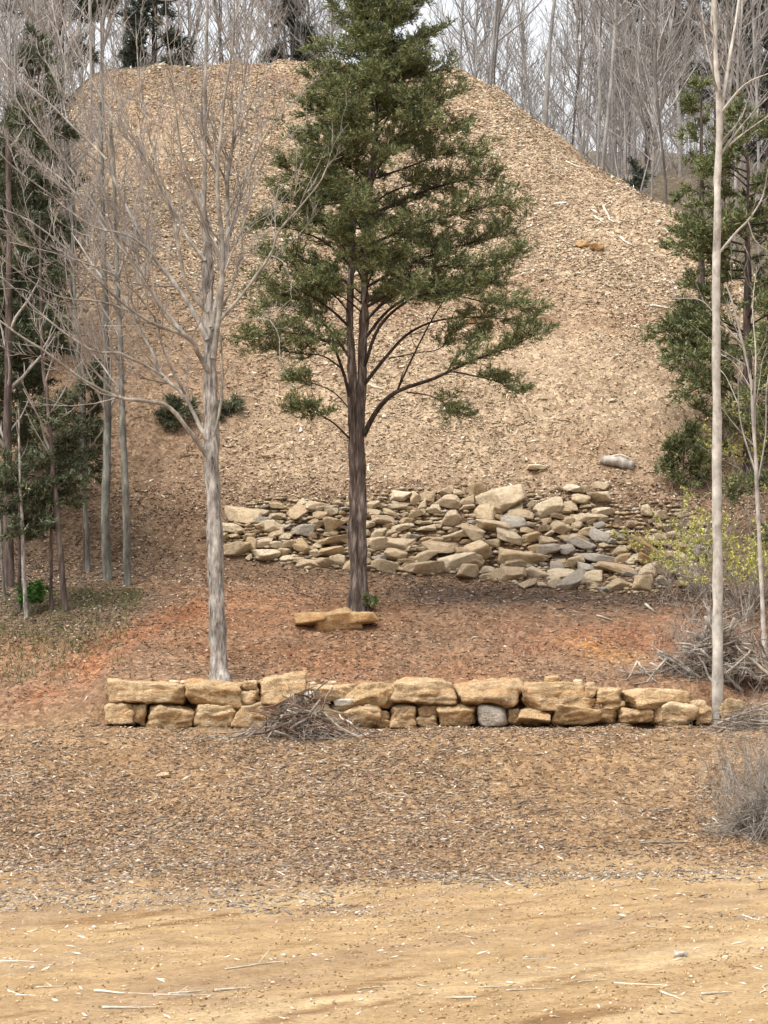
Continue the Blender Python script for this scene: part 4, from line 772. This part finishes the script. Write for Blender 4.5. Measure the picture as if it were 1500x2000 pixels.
# ------------------------------------------------------------------ brush piles and fallen wood
def brush(base, wx, wy, h, nb, nt, label, seed, mats, rr0=(.012, .04), lens=(.6, 1.7), name='brush_pile', wild=.28):
    r = np.random.default_rng(seed); root = empty(name, base, label, 'brush pile')
    for i in range(nb):
        u = r.normal(0, .42, 2); f = max(0, 1 - np.hypot(*u)); c_ = np.array([u[0] * wx, u[1] * wy, h * f * r.uniform(.15, .95)]); a = r.normal(0, .7) + (math.pi if r.random() < .5 else 0)
        d = np.array([math.cos(a), math.sin(a) * .6, r.normal(0, wild) - (u[0] * .3 * math.cos(a))]); L = r.uniform(*lens); s = branch_path(c_ - d / np.linalg.norm(d) * L / 2, d, L, 6, r, 0, .13)
        gz = H(s[:, 0] + base[0], s[:, 1] + base[1]) - base[2]; s[:, 2] = np.maximum(s[:, 2], gz + .02)
        t = TB(); q = r.uniform(*rr0); t.add(s, np.linspace(q, q * .45, 6), 6, True); grow(t, s, q, q * .4, 1, r, (1.8,), .4, .2, (5, 4), False, 0, (.4, 1.0), .6, .006)
        obj('branch', t.mesh('branch', M[mats[r.integers(len(mats))]]), root)
    t = TB()
    for i in range(nt):
        u = r.normal(0, .45, 2); f = max(0, 1 - np.hypot(*u)); c_ = np.array([u[0] * wx, u[1] * wy, h * f * r.random()]); d = r.normal(0, 1, 3) * [1, .8, .55]; L = r.uniform(.25, .8); s = branch_path(c_, d, L, 4, r, -.1, .2)
        gz = H(s[:, 0] + base[0], s[:, 1] + base[1]) - base[2]; s[:, 2] = np.maximum(s[:, 2], gz + .01); t.add(s, np.linspace(.009, .004, 4), 3)
    tag(obj('twigs', t.mesh('twigs', M[mats[0]]), root), kind='stuff')
brush(hit(590, 1440), 1.25, .45, 1.0, 58, 420, 'heap of grey and reddish cut branches against the boulder wall', 601, ['dead', 'dead_red', 'dead', 'dead_red', 'bleached'])
brush(at(1405, 0, 61.5), 1.7, .6, 1.5, 95, 900, 'tangle of grey roots and logs behind the end of the boulder wall', 602, ['dead', 'dead', 'limb_grey'], (.012, .06), (.5, 1.6), wild=.7)
brush(at(1480, 0, 59.0), .9, .6, .75, 26, 200, 'small heap of twisted grey branches beside the slender pale tree', 603, ['dead', 'limb_grey'])
brush(at(1495, 0, 51.2), .95, .7, 1.1, 22, 900, 'mound of fine grey dead brush at the right end of the low bank', 604, ['dead', 'limb_grey'], (.006, .014), (.5, 1.4))
# log on the slope
g0, g1 = hit(1178, 908), hit(1238, 926); t = TB(); d = g1 - g0
s = np.array([g0 + d * k for k in np.linspace(0, 1, 7)]) + [0, 0, .13]; s[3, 2] += .03; t.add(s, [.12, .14, .15, .15, .15, .14, .13], 12, True)
lg = empty('fallen_log', g0, 'short weathered grey log lying above the rubble heap', 'log'); obj('stem', t.mesh('stem', M['limb_grey'], g0, True, .12), lg)
t = TB(); t.add(np.array([s[1] + [0, 0, .1], s[3] + [0.05, 0, .2], s[5] + [.1, 0, .17]]), [.02, .025, .012], 5, True); obj('branch_stub', t.mesh('branch_stub', M['bleached'], g0), lg)
# sticks: photo end points
ST = [((185, 1938), (245, 1944)), ((250, 1942), (380, 1943)), ((300, 1946), (420, 1946)), ((330, 1944), (395, 1938)), ((420, 1938), (490, 1932)), ((16, 1936), (42, 1946)), ((30, 1946), (70, 1948)), ((70, 1931), (130, 1928)), ((200, 1972), (305, 1971)), ((700, 1936), (760, 1931)), ((940, 1930), (1000, 1928)), ((990, 1938), (1085, 1932)), ((930, 1952), (870, 1952)), ((1200, 1922), (1305, 1928)), ((1130, 1920), (1190, 1915)), ((1290, 1940), (1330, 1955)), ((1262, 1811), (1328, 1813)), ((1450, 1788), (1492, 1800)), ((0, 1880), (70, 1882)), ((440, 1895), (560, 1880)), ((1020, 1873), (1080, 1873)), ((1370, 1945), (1430, 1942)), ((180, 1520), (155, 1505)), ((1485, 1942), (1500, 1925))]
r = np.random.default_rng(701)
def stick(a, b_, q, lab, grp, mt='bleached', fork=True):
    A, B = hit(*a), hit(*b_); L = np.linalg.norm(B - A); t = TB(); k = np.linspace(0, 1, 7)[:, None]; s = A + (B - A) * k; s[1:-1] += r.normal(0, .022 * L, (5, 3)) * [1, 1, 0]
    s[:, 2] = H(s[:, 0], s[:, 1]) + q * .9; t.add(s, q * np.linspace(1, .45, 7), 6, True)
    if fork and L > .35: grow(t, s, q, q * .5, 1, r, (1.2,), .35, .3, (4, 4), False, 0, (.4, .9), .3, .005)
    o = obj('stick', t.mesh('stick', M[mt], A), None, A); tag(o, lab, 'stick', grp)
for a, b_ in ST: stick(a, b_, r.uniform(.008, .018), 'bleached stick lying on the tan field', 'sticks on the field')
for a, b_ in [((720, 1545), (750, 1556)), ((745, 1553), (832, 1567)), ((870, 1548), (916, 1552)), ((1050, 1585), (1110, 1580)), ((275, 1617), (320, 1606)), ((60, 1632), (130, 1624)), ((1300, 1495), (1340, 1470)), ((1390, 1600), (1410, 1618)), ((1250, 1650), (1335, 1648)), ((1040, 1480), (1060, 1478))]: stick(a, b_, r.uniform(.012, .024), 'weathered grey stick in the litter of the low bank', 'sticks on the low bank', 'dead')
for a, b_ in [((1175, 400), (1210, 440)), ((1160, 425), (1182, 438)), ((1212, 468), (1235, 482)), ((1180, 405), (1200, 392)), ((1105, 318), (1140, 330)), ((1270, 600), (1315, 608)), ((560, 470), (590, 466)), ((720, 757), (748, 764))]: stick(a, b_, r.uniform(.03, .05), 'pale stick on the steep dirt slope', 'sticks on the slope', 'bleached', False)
for a, b_ in [((1190, 1037), (1222, 1070)), ((1155, 1060), (1160, 1045)), ((1238, 1045), (1236, 1026)), ((1260, 1185), (1280, 1200)), ((1165, 1205), (1195, 1215)), ((1247, 1298), (1283, 1335))]: stick(a, b_, r.uniform(.025, .045), 'bare curved branch lying among the rubble and litter on the right', 'branches by the rubble', 'dead')
